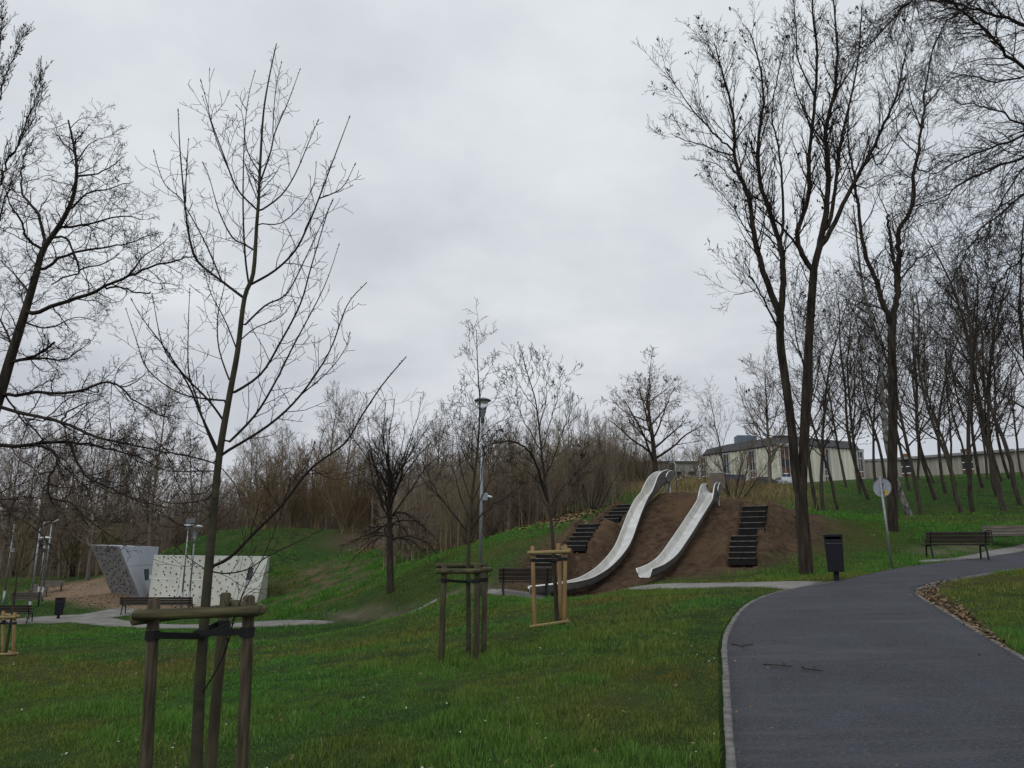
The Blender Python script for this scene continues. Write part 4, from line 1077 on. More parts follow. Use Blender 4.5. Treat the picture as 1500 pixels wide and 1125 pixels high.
car('silver car parked half hidden by the forked tree, right of the dark car', 1146, 715, 106, R(100), M['paint_pale'])
car('pale car far off behind bare bushes, left of the blue container', 1012, 713, 108, R(10), M['paint_pale'])
# ================================================================== trees
class Tubes:
    def __init__(s): s.d = {}
    def add(s, pts, rad, k):
        s.d.setdefault((len(pts), k), []).append((pts, rad))
    def arrays(s, origin=(0, 0, 0)):
        VV = []; QQ = []; off = 0
        for (n, k), L in s.d.items():
            P = np.array([[tuple(p) for p in c[0]] for c in L], float) - np.array(origin); Rr = np.array([c[1] for c in L], float)
            m = len(L)
            T = np.empty_like(P); T[:, 1:-1] = P[:, 2:] - P[:, :-2]; T[:, 0] = P[:, 1] - P[:, 0]; T[:, -1] = P[:, -1] - P[:, -2]
            T /= np.linalg.norm(T, axis=-1, keepdims=True) + 1e-9
            mean = P[:, -1] - P[:, 0]; mean /= np.linalg.norm(mean, axis=-1, keepdims=True) + 1e-9
            ref = np.where(np.abs(mean[:, 2:3]) > .75, np.array([[1., .13, 0]]), np.array([[.1, .05, 1.]]))[:, None]
            X = np.cross(T, np.broadcast_to(ref, T.shape)); X /= np.linalg.norm(X, axis=-1, keepdims=True) + 1e-9
            Yv = np.cross(T, X)
            a = np.arange(k) * 2 * np.pi / k
            V = P[:, :, None] + Rr[:, :, None, None] * (X[:, :, None] * np.cos(a)[None, None, :, None] + Yv[:, :, None] * np.sin(a)[None, None, :, None])
            I = np.arange(m * n * k).reshape(m, n, k) + off
            J = np.roll(I, -1, 2)
            Qd = np.stack([I[:, :-1], J[:, :-1], J[:, 1:], I[:, 1:]], -1).reshape(-1, 4)
            VV.append(V.reshape(-1, 3)); QQ.append(Qd); off += m * n * k
        return np.concatenate(VV), np.concatenate(QQ)
    def mesh(s, name, m, origin=(0, 0, 0)):
        V, Q_ = s.arrays(origin); return arrays_mesh(name, V, Q_, m)
UP = Vector((0, 0, 1))
def perp(d):
    a = d.cross(UP) if abs(d.z) < .95 else d.cross(Vector((1, 0, 0)))
    return a.normalized()
def grow(S, p, d, L, r, lev, P, g):
    n = P['n'][lev]; st = L / n; wig = P['wig'][lev]; tr = P['trop'][lev]; rmin = P['rmin']
    pts = [p]; rad = [r]; dirs = [d]; tip = P['tip'][lev]
    for i in range(n):
        d = Vector((d.x + g.gauss(0, wig), d.y + g.gauss(0, wig), d.z + g.gauss(0, wig) + tr)).normalized()
        p = p + d * st; pts.append(p); dirs.append(d)
        rad.append(max(rmin, r * (1 - (1 - tip) * (i + 1) / n)))
    (S['t'] if lev <= P['tl'] else S['c']).add(pts, rad, 9 if lev == 0 else 5 if lev == 1 else 3)
    sprout(S, pts, rad, dirs, L, lev, P, g)
    return pts
def sprout(S, pts, rad, dirs, L, lev, P, g, mult=1, start=None):
    if lev + 1 >= len(P['n']):
        if P.get('pod') and g.random() < P['pod']: S['pods'].append(pts[-1])
        return
    K = P['kids'][lev] * mult; K = int(K) + (g.random() < K - int(K)); s0 = P['start'][lev] if start is None else start
    az = g.random() * 6.28; n = len(pts) - 1
    for k in range(K):
        t = s0 + (1 - s0) * (k + g.random() * .8) / K; f = min(t * n, n - .001); i = int(f); q = pts[i].lerp(pts[i + 1], f - i)
        dd = dirs[min(i + 1, n)]; rl = rad[i] * (1 - f + i) + rad[i + 1] * (f - i)
        az += 2.4 + g.gauss(0, .5); u = perp(dd); v = dd.cross(u)
        th = R(P['ang'][lev] * g.uniform(.7, 1.25))
        nd = dd * math.cos(th) + (u * math.cos(az) + v * math.sin(az)) * math.sin(th)
        if P.get('up') and nd.z < -.1 and lev < 2: nd.z *= -.5
        ln = L * P['lr'][lev] * g.uniform(.6, 1.2) * (1 - P['fall'][lev] * t)
        grow(S, q, nd.normalized(), max(ln, .06), max(P['rmin'], rl * P['rr'][lev]), lev + 1, P, g)
def PR(**k):
    return k
def newS(): return {'t': Tubes(), 'c': Tubes(), 'pods': []}
def pods_mesh(pts, s, o, k=3):
    P_ = np.repeat(np.array([tuple(p) for p in pts]) - np.array(o), k, 0); P_ = P_ + nrng.normal(0, s * .8, P_.shape); P_[:, 2] -= s
    V, Qd = quadscatter(P_[:, 0], P_[:, 1], P_[:, 2], s * (.5 + .8 * nrng.random(len(P_))), 2.5)
    return arrays_mesh('seed_clusters', V, Qd, M['pods'], False)
def finish(name, S, label, cat, base, mt, mc, group=None, pod_s=.05):
    base = Vector(base)
    root = thing(name, label, cat, base, 0, group)
    mobj('trunk', S['t'].mesh('trunk', mt, base), root)
    mobj('crown', S['c'].mesh('crown', mc, base), root)
    if S['pods']: mobj('seed_clusters', pods_mesh(S['pods'], pod_s, base), root)['kind'] = 'stuff'
    return root

# ---- trees whose main limbs were measured in the photograph: each limb swings to its own depth
class Traced:
    def __init__(s, Y0, P, g, rk=1, tk=1): s.rk = rk; s.tk = tk; s.Y0 = Y0; s.P = P; s.g = g; s.S = newS(); s.nodes = []; s.limbs = []
    def limb(s, px, r0, r1, dY=0.0, k=8, trunk=False, mult=1, start=None, Yat=None, lev=1, wob=.0, free=False):
        kf = s.tk if trunk else s.rk; r0 *= kf; r1 *= kf ** .6
        g = s.g; sm = catmull([(float(a), float(b)) for a, b in px], 4)
        if s.nodes and not free:
            u0, v0 = sm[0]; b = min(s.nodes, key=lambda q: (q[0] - u0) ** 2 + (q[1] - v0) ** 2)
            Y = b[2]; sm[0] = (b[0], b[1]); r0 = min(r0, b[3] * .95)
        else: Y = s.Y0 if Yat is None else Yat
        n = len(sm); d = [0]
        for a, b in zip(sm, sm[1:]): d.append(d[-1] + math.hypot(a[0] - b[0], a[1] - b[1]))
        pts = []; rad = []
        for i, (u, v) in enumerate(sm):
            t = d[i] / d[-1]; y = Y + dY * t ** 1.2
            p = at(u, v, y)
            if wob and 0 < i: p += Vector((g.gauss(0, wob), g.gauss(0, wob), g.gauss(0, wob)))
            pts.append(p); rad.append(r0 + (r1 - r0) * t); s.nodes.append((u, v, y, rad[-1]))
        (s.S['t'] if trunk else s.S['c']).add(pts, rad, k)
        dirs = [(pts[min(i + 1, n - 1)] - pts[max(i - 1, 0)]).normalized() for i in range(n)]
        L = sum((b - a).length for a, b in zip(pts, pts[1:]))
        if mult: s.limbs.append((pts, rad, dirs, L, lev, mult, start))
        return pts
    def fill(s, per_m, length):
        """side shoots on every limb, as many per metre of limb"""
        for pts, rad, dirs, L, lev, mult, start in s.limbs:
            sprout_m(s.S, pts, rad, dirs, L, lev, s.P, s.g, per_m * mult, length, start)
def sprout_m(S, pts, rad, dirs, L, lev, P, g, per_m, length, start):
    K = max(1, int(L * per_m)); s0 = .12 if start is None else start; n = len(pts) - 1; az = g.random() * 6.28
    for k in range(K):
        t = s0 + (P.get('tmax', 1) - s0) * (k + g.random()) / K; f = min(t * n, n - .001); i = int(f); q = pts[i].lerp(pts[i + 1], f - i); dd = dirs[min(i + 1, n)]
        az += 2.4 + g.gauss(0, .6); u = perp(dd); v = dd.cross(u); th = R(P['ang'][lev] * g.uniform(.7, 1.3))
        nd = (dd * math.cos(th) + (u * math.cos(az) + v * math.sin(az)) * math.sin(th)).normalized()
        rl = rad[i]
        grow(S, q, nd, length * g.uniform(.45, 1.2) * (1 - .35 * t), max(P['rmin'], min(rl * P['rr'][lev], length * .016)), lev + 1, P, g)

# ---------------------------------------------------------------- nearest young tree, left foreground
g = random.Random(21)
P = PR(n=[8, 8, 5, 4], wig=[.05, .05, .16, .15], trop=[.05, .05, .10, .05], kids=[0, 0, 3.0, 0], start=[.2, .2, .25, .2], ang=[45, 46, 50, 45], lr=[.4, .4, .45, .4], rr=[.5, .42, .6, .6], fall=[.5, .5, .4, .4], tip=[.3, .3, .5, .6], rmin=.0019, tl=0, up=1)
T = Traced(5.75, P, g, .58, .70)
T.limb([(280, 1235), (287, 1125), (293, 1000), (300, 900), (311, 773), (321, 669), (337, 575), (348, 515), (358, 437), (371, 400), (376, 330), (379, 290), (381, 243), (386, 165), (395, 110), (405, 64)], .066, .005, 0, 12, True, .3, .72)
for px, r0, r1, dY in [
    ([(358, 437), (325, 412), (291, 384), (278, 351), (271, 300), (264, 224), (261, 164)], .020, .004, -.35),
    ([(271, 300), (262, 288), (243, 272), (232, 247), (226, 224)], .008, .003, -.1),
    ([(272, 305), (273, 250), (276, 206)], .007, .003, .15),
    ([(325, 412), (305, 365), (290, 335), (273, 305)], .012, .006, .25),
    ([(375, 368), (358, 358), (340, 347), (321, 310), (306, 258), (297, 239)], .013, .003, .55),
    ([(373, 304), (347, 276), (328, 228), (310, 179), (303, 150), (295, 121)], .014, .003, -.45),
    ([(338, 255), (321, 216), (306, 170), (297, 142)], .009, .003, .4),
    ([(364, 414), (359, 373), (356, 299), (358, 201), (364, 142), (373, 106)], .015, .003, .25),
    ([(381, 254), (362, 220), (355, 168), (347, 155)], .010, .003, .35),
    ([(378, 311), (411, 287), (433, 254), (452, 209), (465, 179)], .013, .003, -.3),
    ([(381, 267), (396, 224), (403, 194), (422, 149), (439, 103)], .013, .003, .3),
    ([(399, 205), (403, 138), (412, 93)], .008, .003, .1),
    ([(378, 327), (411, 327), (440, 302), (459, 272), (463, 239)], .009, .003, .5),
    ([(365, 418), (403, 396), (433, 366), (452, 328), (467, 291), (485, 243), (511, 174)], .018, .004, -.45),
    ([(467, 291), (500, 276), (519, 243)], .009, .003, -.1),
    ([(353, 482), (388, 448), (420, 430), (448, 377), (467, 336), (485, 299)], .014, .003, .6),
    ([(336, 579), (381, 549), (411, 501), (440, 445), (456, 390), (478, 317), (486, 296)], .018, .004, -.6),
    ([(328, 655), (373, 609), (403, 560), (429, 508), (474, 422), (496, 360)], .018, .003, .55),
    ([(322, 667), (392, 624), (440, 579), (482, 516), (508, 448), (534, 417)], .019, .004, -.5),
    ([(440, 579), (480, 545), (505, 512), (512, 490)], .008, .003, .2),
    ([(330, 620), (306, 587), (269, 549), (239, 508), (224, 437)], .015, .003, -.7),
    ([(335, 587), (300, 584), (261, 575), (217, 542), (198, 493), (185, 454)], .014, .003, .55),
    ([(321, 664), (295, 609), (276, 564), (243, 512), (209, 467), (194, 441)], .018, .003, -.35),
    ([(319, 668), (299, 620), (287, 579), (276, 542), (276, 475), (278, 425)], .016, .003, .45),
    ([(339, 565), (321, 512), (319, 463), (328, 422), (330, 395)], .013, .003, .5),
    ([(348, 515), (330, 470), (309, 430), (300, 400)], .010, .003, -.5),
    ([(350, 500), (375, 480), (410, 465), (430, 440)], .009, .003, .6),
    ([(318, 680), (285, 670), (250, 663), (224, 643)], .011, .003, -.6),
    ([(317, 690), (290, 690), (250, 690), (200, 675)], .010, .003, .5),
    ([(312, 706), (300, 722), (270, 722), (258, 703), (254, 690)], .008, .003, -.4),
    ([(310, 730), (270, 737), (240, 735), (205, 715)], .009, .003, .45),
    ([(308, 755), (285, 770), (262, 768), (232, 748)], .008, .003, -.4),
    ([(320, 680), (350, 720), (340, 745), (325, 760)], .007, .003, -.3),
    ([(304, 832), (336, 817), (373, 780), (411, 742), (455, 687), (504, 650), (530, 609), (560, 564), (592, 526)], .022, .005, -.5),
    ([(305, 836), (330, 840), (362, 834), (396, 813), (430, 797), (470, 777)], .011, .003, .45),
    ([(411, 742), (430, 705), (450, 680), (460, 650)], .008, .003, -.2),
    ([(455, 687), (490, 702), (530, 695)], .006, .003, .2),
    ([(294, 1019), (325, 966), (343, 907), (358, 866), (388, 810), (411, 754), (425, 705)], .011, .003, -.5),
    ([(303, 835), (280, 820), (262, 805), (254, 795)], .006, .003, .3),
]: T.limb(px, r0, r1, dY, 6)
P['tmax'] = .80
T.fill(8.0, .36)
# buds at the tips and along the shoots
for pts, rad, dirs, L, lev, mult, start in T.limbs[1:]:
    for i in range(4, len(pts) - 1):
        for q_ in (0, .5):
            a = pts[i].lerp(pts[i + 1], q_); r_ = rad[i]
            b = a + Vector((g.gauss(0, 1), g.gauss(0, 1), g.gauss(.6, .5))).normalized() * (r_ + .009)
            if i % 2: T.S['c'].add([a, a.lerp(b, .6), b], [r_ * .5, .0032, .001], 4)
    a = pts[-1]; T.S['c'].add([a, a + dirs[-1] * .012, a + dirs[-1] * .03], [.003, .0052, .001], 4)
b_ = at(280, 1235, 5.75); finish('young_tree', T.S, 'nearest bare young tree with long upswept shoots, held in the left foreground stakes', 'tree', (b_.x, b_.y, g1(b_.x, b_.y)), M['bark_young'], M['twig'])

# ---------------------------------------------------------------- big leaning tree at the left edge
g = random.Random(5)
P = PR(n=[8, 8, 6, 5, 4], wig=[.1, .1, .20, .24, .26], trop=[0, 0, .03, .03, .02], kids=[0, 0, 6.5, 4.6, 0], start=[.2, .2, .2, .15, .2], ang=[45, 50, 48, 45, 45], lr=[.4, .4, .55, .52, .5], rr=[.5, .5, .55, .55, .6], fall=[.5, .5, .5, .4, .4], tip=[.3, .3, .4, .5, .6], rmin=.0050, tl=0)
T = Traced(24, P, g, .54, .64)
T.limb([(-100, 905), (-80, 830), (-45, 700), (-15, 620), (2, 570), (16, 523), (37, 456), (52, 405), (63, 366), (86, 332), (105, 295), (112, 258), (110, 224), (100, 176)], .42, .035, 0, 12, True, .6, .4)
for px, r0, r1, dY in [
    ([(41, 463), (86, 445), (142, 426), (187, 404), (231, 388), (265, 380), (284, 377)], .13, .025, -2.5),
    ([(150, 424), (175, 420), (200, 429), (222, 428)], .06, .03, -.4),
    ([(187, 404), (215, 372), (245, 350)], .05, .015, .6),
    ([(60, 396), (97, 373), (149, 362), (190, 355), (225, 345)], .10, .02, 1.5),
    ([(86, 334), (131, 328), (175, 317), (209, 321)], .08, .02, -1.8),
    ([(80, 347), (101, 353), (116, 396), (95, 405), (75, 416)], .08, .03, -1.4),
    ([(116, 396), (150, 385), (175, 372)], .05, .02, -.8),
    ([(67, 353), (56, 314), (37, 291), (30, 261), (37, 224), (48, 205)], .11, .02, 2.0),
    ([(62, 364), (37, 347), (34, 328), (15, 299), (5, 270)], .09, .02, -2.0),
    ([(112, 258), (142, 254), (164, 243), (183, 228)], .07, .015, 1.2),
    ([(103, 310), (127, 284), (160, 276), (194, 265)], .07, .015, -1.6),
    ([(112, 240), (130, 212), (150, 202)], .05, .015, 1), ([(110, 224), (90, 205), (78, 190)], .05, .015, -1), ([(108, 210), (125, 190), (132, 180)], .04, .012, .4),
    ([(15, 531), (45, 523), (67, 512), (80, 500)], .10, .05, -1.2),
    ([(30, 528), (60, 525), (93, 527), (120, 510)], .07, .03, -1.0),
    ([(0, 579), (37, 577), (112, 574), (160, 560), (194, 583), (224, 602), (250, 610)], .11, .02, -3.0),
    ([(160, 560), (185, 566), (215, 548)], .05, .015, .8),
    ([(-8, 596), (45, 607), (90, 618), (138, 639), (187, 650), (239, 661), (275, 668)], .12, .02, -4.0),
    ([(90, 618), (105, 600), (130, 590)], .06, .02, 1),
    ([(-25, 648), (20, 652), (75, 648), (127, 650), (165, 660), (200, 668), (240, 690)], .14, .02, 2.0),
    ([(45, 652), (78, 661), (82, 680), (71, 699), (75, 728), (105, 738), (120, 755), (131, 773)], .09, .02, -1.5),
    ([(105, 655), (120, 690), (134, 702), (175, 721), (209, 736), (250, 745)], .08, .02, -2.0),
    ([(-60, 745), (-20, 730), (0, 734), (22, 755), (56, 777), (82, 814)], .09, .02, -3.0),
    ([(105, 738), (140, 770), (170, 790)], .05, .015, 1),
    ([(2, 570), (30, 610), (60, 640), (100, 690), (150, 715)], .06, .015, 2.5),
    ([(20, 515), (5, 480), (-10, 440)], .08, .02, 2), ([(45, 430), (20, 400), (0, 380)], .07, .02, 3), ([(30, 470), (70, 480), (110, 465), (140, 470)], .06, .015, 3),
]: T.limb(px, r0, r1, dY, 6, wob=.02)
T.fill(3.6, 1.5)
b_ = at(-100, 905, 24); finish('bare_tree', T.S, 'large dark leaning tree at the left edge with long drooping lower limbs', 'tree', (b_.x, b_.y, g1(b_.x, b_.y)), M['bark_big'], M['twig'])

# ---------------------------------------------------------------- big forked tree right of the mound
g = random.Random(9)
P = PR(n=[8, 8, 7, 5, 4], wig=[.06, .06, .10, .13, .16], trop=[.06, .06, .10, .10, .06], kids=[0, 0, 6.5, 4.2, 0], start=[.3, .3, .2, .2, .2], ang=[35, 34, 34, 36, 40], lr=[.4, .4, .52, .5, .5], rr=[.5, .5, .5, .55, .6], fall=[.5, .5, .5, .4, .4], tip=[.3, .3, .35, .5, .6], rmin=.0040, tl=0, pod=.035)
T = Traced(22, P, g, .62, .82)
T.limb([(1181, 840), (1180, 820), (1177, 780), (1174, 740), (1173, 700)], .24, .175, 0, 14, True, 0)
T.limb([(1171, 725), (1165, 690), (1161, 640), (1155, 590), (1148, 540), (1143, 500), (1143, 463)], .155, .125, -.35, 12, True, 0)
T.limb([(1175, 722), (1176, 690), (1179, 609), (1183, 531), (1189, 437), (1192, 398)], .155, .13, .3, 12, True, 0)
big = [
    ([(1143, 463), (1130, 430), (1115, 385), (1104, 343), (1097, 291), (1080, 246), (1075, 205), (1074, 168), (1060, 115), (1046, 62)], .12, .018, -.8, True),
    ([(1143, 463), (1147, 425), (1147, 390), (1144, 362), (1130, 317), (1113, 262), (1110, 210), (1118, 150), (1112, 90), (1095, 40)], .12, .018, .9, True),
    ([(1145, 355), (1147, 284), (1140, 215), (1130, 170), (1140, 110), (1150, 60)], .07, .014, -.7, False),
    ([(1142, 486), (1125, 450), (1112, 426), (1100, 404), (1089, 381)], .055, .015, -1.6, False),
    ([(1108, 424), (1092, 429), (1074, 432)], .022, .012, -.2, False),
    ([(1078, 224), (1060, 208), (1044, 194), (1014, 160), (992, 128), (977, 104)], .05, .01, -1.6, False),
    ([(1074, 228), (1050, 222), (1033, 213), (1005, 206), (980, 195)], .045, .01, 1.0, False),
    ([(1072, 170), (1063, 119), (1045, 80), (1035, 60)], .045, .01, 1.6, False),
    ([(1090, 270), (1070, 262), (1050, 240), (1025, 235)], .035, .01, 2.2, False),
    ([(1104, 343), (1088, 330), (1072, 300), (1048, 275)], .035, .01, -2.0, False),
    ([(1190, 396), (1172, 366), (1168, 338), (1183, 291), (1186, 224), (1194, 142), (1197, 75), (1190, 10), (1192, -60)], .10, .018, -1.0, True),
    ([(1170, 364), (1149, 336), (1127, 310), (1117, 275), (1112, 225), (1125, 160), (1120, 100)], .06, .012, -.7, False),
    ([(1191, 398), (1200, 362), (1209, 317), (1213, 270), (1212, 224), (1209, 201), (1216, 157), (1224, 123), (1226, 60), (1218, -30)], .13, .02, .5, True),
    ([(1211, 340), (1222, 290), (1227, 239), (1231, 209), (1245, 150), (1258, 80), (1262, 10)], .08, .016, 1.5, True),
    ([(1206, 360), (1230, 310), (1250, 269), (1276, 224), (1295, 179), (1313, 142), (1322, 100), (1330, 60)], .10, .016, -1.2, True),
    ([(1276, 224), (1290, 240), (1320, 190), (1345, 165)], .04, .01, .8, False),
    ([(1213, 215), (1180, 170), (1160, 110), (1155, 50)], .05, .012, 1.8, False),
    ([(1216, 157), (1235, 120), (1270, 60), (1285, 20)], .05, .012, 1.0, False),
    ([(1194, 142), (1170, 90), (1165, 30), (1160, -30)], .045, .012, -1.2, False),
    ([(1195, 430), (1180, 405), (1172, 385), (1165, 420), (1162, 450)], .03, .01, -.8, False),
    ([(1182, 545), (1170, 510), (1163, 470), (1155, 430)], .035, .01, -1.2, False),
    ([(1250, 269), (1270, 275), (1290, 262), (1318, 250)], .035, .01, 1.2, False),
    ([(1160, 640), (1140, 640), (1120, 636), (1108, 620)], .03, .01, -1.0, False),
]
for px, r0, r1, dY, tr in big: T.limb(px, r0, r1, dY, 7, tr, mult=1, start=.22, wob=.012)
T.fill(4.2, 1.75)
b_ = at(1181, 832, 22); finish('forked_tree', T.S, 'tall bare tree forking into two dark stems right of the mound', 'tree', (b_.x, b_.y, g1(b_.x, b_.y)), M['bark_big'], M['twig'], None, .048)

# ---------------------------------------------------------------- second tall tree, behind the round sign
g = random.Random(14)
P = PR(n=[8, 8, 7, 5, 4], wig=[.06, .06, .13, .17, .2], trop=[.06, .06, .06, .05, .03], kids=[0, 0, 5.5, 3.6, 0], start=[.3, .3, .2, .2, .2], ang=[40, 42, 42, 40, 40], lr=[.4, .4, .52, .5, .5], rr=[.5, .5, .5, .55, .6], fall=[.5, .5, .5, .4, .4], tip=[.3, .3, .35, .5, .6], rmin=.0052, tl=0)
T = Traced(31, P, g, .62, .85)
T.limb([(1309, 790), (1308, 775), (1307, 700), (1308, 620), (1308, 550), (1306, 500), (1308, 470)], .23, .17, 0, 12, True, .25, .4)
for px, r0, r1, dY, tr in [
    ([(1308, 480), (1299, 460), (1291, 437), (1282, 405), (1265, 366), (1257, 299), (1248, 245), (1242, 209), (1245, 150)], .14, .02, -1.2, True),
    ([(1308, 470), (1313, 437), (1316, 400), (1317, 370), (1317, 336), (1336, 299), (1342, 243), (1350, 190), (1354, 150), (1360, 100), (1372, 50)], .15, .02, .8, True),
    ([(1314, 425), (1310, 390), (1308, 373), (1302, 336), (1300, 315)], .09, .05, -.6, True),
    ([(1318, 410), (1330, 395), (1343, 381), (1366, 362), (1390, 345)], .07, .015, 1.6, False),
    ([(1342, 250), (1362, 250), (1385, 230), (1410, 225)], .06, .012, 1.2, False),
    ([(1351, 185), (1335, 150), (1330, 110), (1325, 70)], .05, .012, -1.2, False), ([(1354, 160), (1380, 125), (1400, 95), (1410, 70)], .05, .012, -.9, False),
    ([(1345, 225), (1320, 200), (1308, 160), (1300, 130)], .05, .012, 1.8, False), ([(1257, 299), (1240, 270), (1225, 240)], .04, .012, -1.0, False), ([(1250, 255), (1265, 225), (1280, 190)], .04, .012, 1.4, False),
    ([(1262, 350), (1240, 340), (1220, 325)], .035, .01, 1.2, False), ([(1335, 300), (1360, 300), (1385, 290)], .04, .012, -1.5, False), ([(1302, 320), (1290, 290), (1280, 260)], .04, .01, -.8, False),
    ([(1307, 560), (1325, 540), (1340, 530)], .04, .012, -1.3, False), ([(1306, 520), (1285, 500), (1268, 470)], .04, .012, -1.3, False), ([(1307, 600), (1280, 585), (1262, 560)], .03, .012, 1.3, False),
]: T.limb(px, r0, r1, dY, 7, tr, wob=.03)
T.fill(3.4, 1.9)
b_ = at(1309, 780, 31); finish('bare_tree', T.S, 'tall bare tree with a thick straight dark trunk directly behind the round sign', 'tree', (b_.x, b_.y, g1(b_.x, b_.y)), M['bark_big'], M['twig'])

# ---------------------------------------------------------------- tree outside the right edge, branches hanging in
g = random.Random(33)
P = PR(n=[8, 8, 7, 6, 4], wig=[.06, .06, .11, .15, .18], trop=[0, 0, -.02, -.05, -.06], kids=[0, 0, 6, 4.2, 0], start=[.3, .3, .15, .15, .2], ang=[40, 38, 38, 38, 40], lr=[.4, .4, .52, .5, .5], rr=[.5, .5, .5, .55, .6], fall=[.4, .4, .4, .4, .4], tip=[.3, .3, .35, .5, .6], rmin=.0036, tl=0)
T = Traced(16, P, g, .62, 1)
T.limb([(1765, 850), (1762, 700), (1755, 500), (1745, 330), (1735, 180), (1720, 30), (1700, -150), (1690, -300)], .42, .12, 0, 12, True, 0)
for px, r0, r1, dY in [
    ([(1742, 250), (1620, 190), (1500, 103), (1463, 63), (1425, 30), (1395, 4), (1360, -20)], .12, .02, -1.5),
    ([(1738, 200), (1640, 110), (1540, 50), (1463, 22), (1410, 8), (1330, -10)], .12, .02, 1.0),
    ([(1715, -20), (1600, -80), (1450, -70), (1360, -30), (1330, 5), (1313, 22), (1276, 63), (1239, 82)], .11, .012, -1.0),
    ([(1745, 320), (1640, 270), (1540, 205), (1470, 168), (1436, 153), (1403, 153)], .10, .014, .6),
    ([(1745, 330), (1620, 240), (1530, 190), (1463, 213), (1418, 231), (1362, 258)], .10, .014, -1.4),
    ([(1748, 380), (1630, 270), (1540, 225), (1444, 250), (1388, 284), (1340, 306)], .10, .014, 1.2),
    ([(1750, 420), (1620, 310), (1540, 275), (1455, 317), (1425, 355), (1395, 403)], .09, .012, -.6),
    ([(1752, 460), (1640, 350), (1560, 330), (1500, 370), (1462, 420), (1440, 460)], .08, .012, 1.6),
    ([(1735, 180), (1600, 40), (1480, -20), (1400, 20), (1370, 60), (1350, 110)], .09, .012, 1.8),
    ([(1735, 190), (1620, 120), (1520, 110), (1460, 120), (1410, 110), (1370, 130)], .08, .012, 2.2),
    ([(1740, 290), (1600, 200), (1510, 240), (1470, 290), (1445, 350)], .07, .012, 2.5),
    ([(1750, 430), (1620, 390), (1540, 400), (1500, 440), (1480, 480)], .07, .012, 0),
]: T.limb(px, r0, r1, dY, 6, wob=.03, start=.35)
T.fill(6.0, 1.4)
b_ = at(1765, 835, 16); finish('bare_tree', T.S, 'tree beyond the right edge whose long thin branches hang into the upper right corner', 'tree', (b_.x, b_.y, g1(b_.x, b_.y)), M['bark_big'], M['twig'])

# ---------------------------------------------------------------- poplar at the upper left edge
g = random.Random(41)
P = PR(n=[8, 8, 7, 5, 4], wig=[.06, .05, .08, .10, .13], trop=[.1, .1, .16, .16, .08], kids=[0, 0, 5, 3.2, 0], start=[.3, .3, .15, .2, .2], ang=[30, 28, 28, 30, 30], lr=[.4, .4, .45, .45, .5], rr=[.5, .5, .5, .55, .6], fall=[.4, .4, .4, .4, .4], tip=[.3, .3, .35, .5, .6], rmin=.009, tl=0, pod=.05)
T = Traced(38, P, g, .7, .7)
T.limb([(-95, 900), (-70, 600), (-55, 350), (-40, 200), (-25, 60), (-20, -60)], .5, .06, 0, 10, True, 1, .5)
for px, r0, r1, dY in [([(-58, 400), (-30, 330), (0, 268), (10, 240), (30, 200), (45, 165), (55, 130), (60, 105)], .12, .015, -1), ([(-50, 300), (-25, 210), (0, 140), (12, 105), (28, 70), (35, 48)], .10, .015, 1.0),
    ([(-62, 450), (-30, 380), (-5, 330), (5, 300), (20, 262), (38, 225)], .10, .014, .5), ([(-48, 270), (-20, 180), (-5, 110), (0, 60), (3, 20)], .08, .014, -1.2), ([(15, 232), (40, 190), (58, 150), (62, 120)], .05, .012, .5), ([(-40, 200), (-15, 120), (-5, 60), (-8, 0)], .07, .012, 0)]:
    T.limb(px, r0, r1, dY, 6, wob=.04)
T.fill(4.0, 1.5)
b_ = at(-95, 890, 38); finish('poplar_tree', T.S, 'upright poplar at the upper left edge with steep brushy branches', 'tree', (b_.x, b_.y, g1(b_.x, b_.y)), M['bark_big'], M['twig'], None, .06)

# ---------------------------------------------------------------- two more staked young trees
g = random.Random(52)
P = PR(n=[8, 8, 6, 5, 4], wig=[.06, .06, .09, .12, .14], trop=[.05, .05, .09, .08, .05], kids=[0, 0, 4.5, 3.2, 0], start=[.2, .2, .2, .2, .2], ang=[45, 48, 48, 45, 45], lr=[.4, .4, .55, .5, .4], rr=[.5, .5, .6, .6, .6], fall=[.5, .5, .4, .4, .4], tip=[.3, .3, .5, .6, .6], rmin=.0028, tl=0)
T = Traced(12.8, P, g, .62, .66)
T.limb([(686, 985), (686, 900), (686, 830), (687, 780), (691, 730), (697, 680), (701, 640), (703, 590), (701, 560), (699, 520), (698, 483)], .068, .006, 0, 10, True, .45, .45)
for px, r0, r1, dY in [
    ([(687, 781), (665, 755), (640, 720), (625, 690), (618, 665)], .022, .005, -.7), ([(687, 777), (715, 745), (750, 722), (770, 705)], .022, .005, -.5), ([(688, 770), (710, 720), (720, 690), (735, 660), (760, 640)], .02, .005, .7),
    ([(688, 768), (672, 720), (665, 690), (650, 670), (640, 640)], .02, .005, .6), ([(690, 745), (705, 700), (712, 660), (730, 630)], .016, .005, -.6), ([(691, 735), (675, 690), (672, 650), (660, 620)], .018, .005, -.3),
    ([(697, 690), (680, 655), (668, 630), (655, 600)], .014, .004, .4), ([(701, 650), (715, 630), (735, 615), (750, 600)], .013, .004, .3), ([(702, 615), (690, 600), (680, 580), (674, 570)], .01, .004, -.3), ([(702, 562), (712, 550), (720, 535), (722, 520)], .008, .004, .2),
    ([(700, 545), (692, 528), (686, 512), (682, 508)], .007, .003, .2), ([(699, 505), (706, 495), (711, 486)], .005, .003, -.1), ([(703, 600), (720, 590), (735, 570)], .009, .004, -.3), ([(700, 660), (685, 640), (690, 610), (682, 590)], .012, .004, -.4)]:
    T.limb(px, r0, r1, dY, 6, wob=.01, start=.3)
T.fill(6, .6)
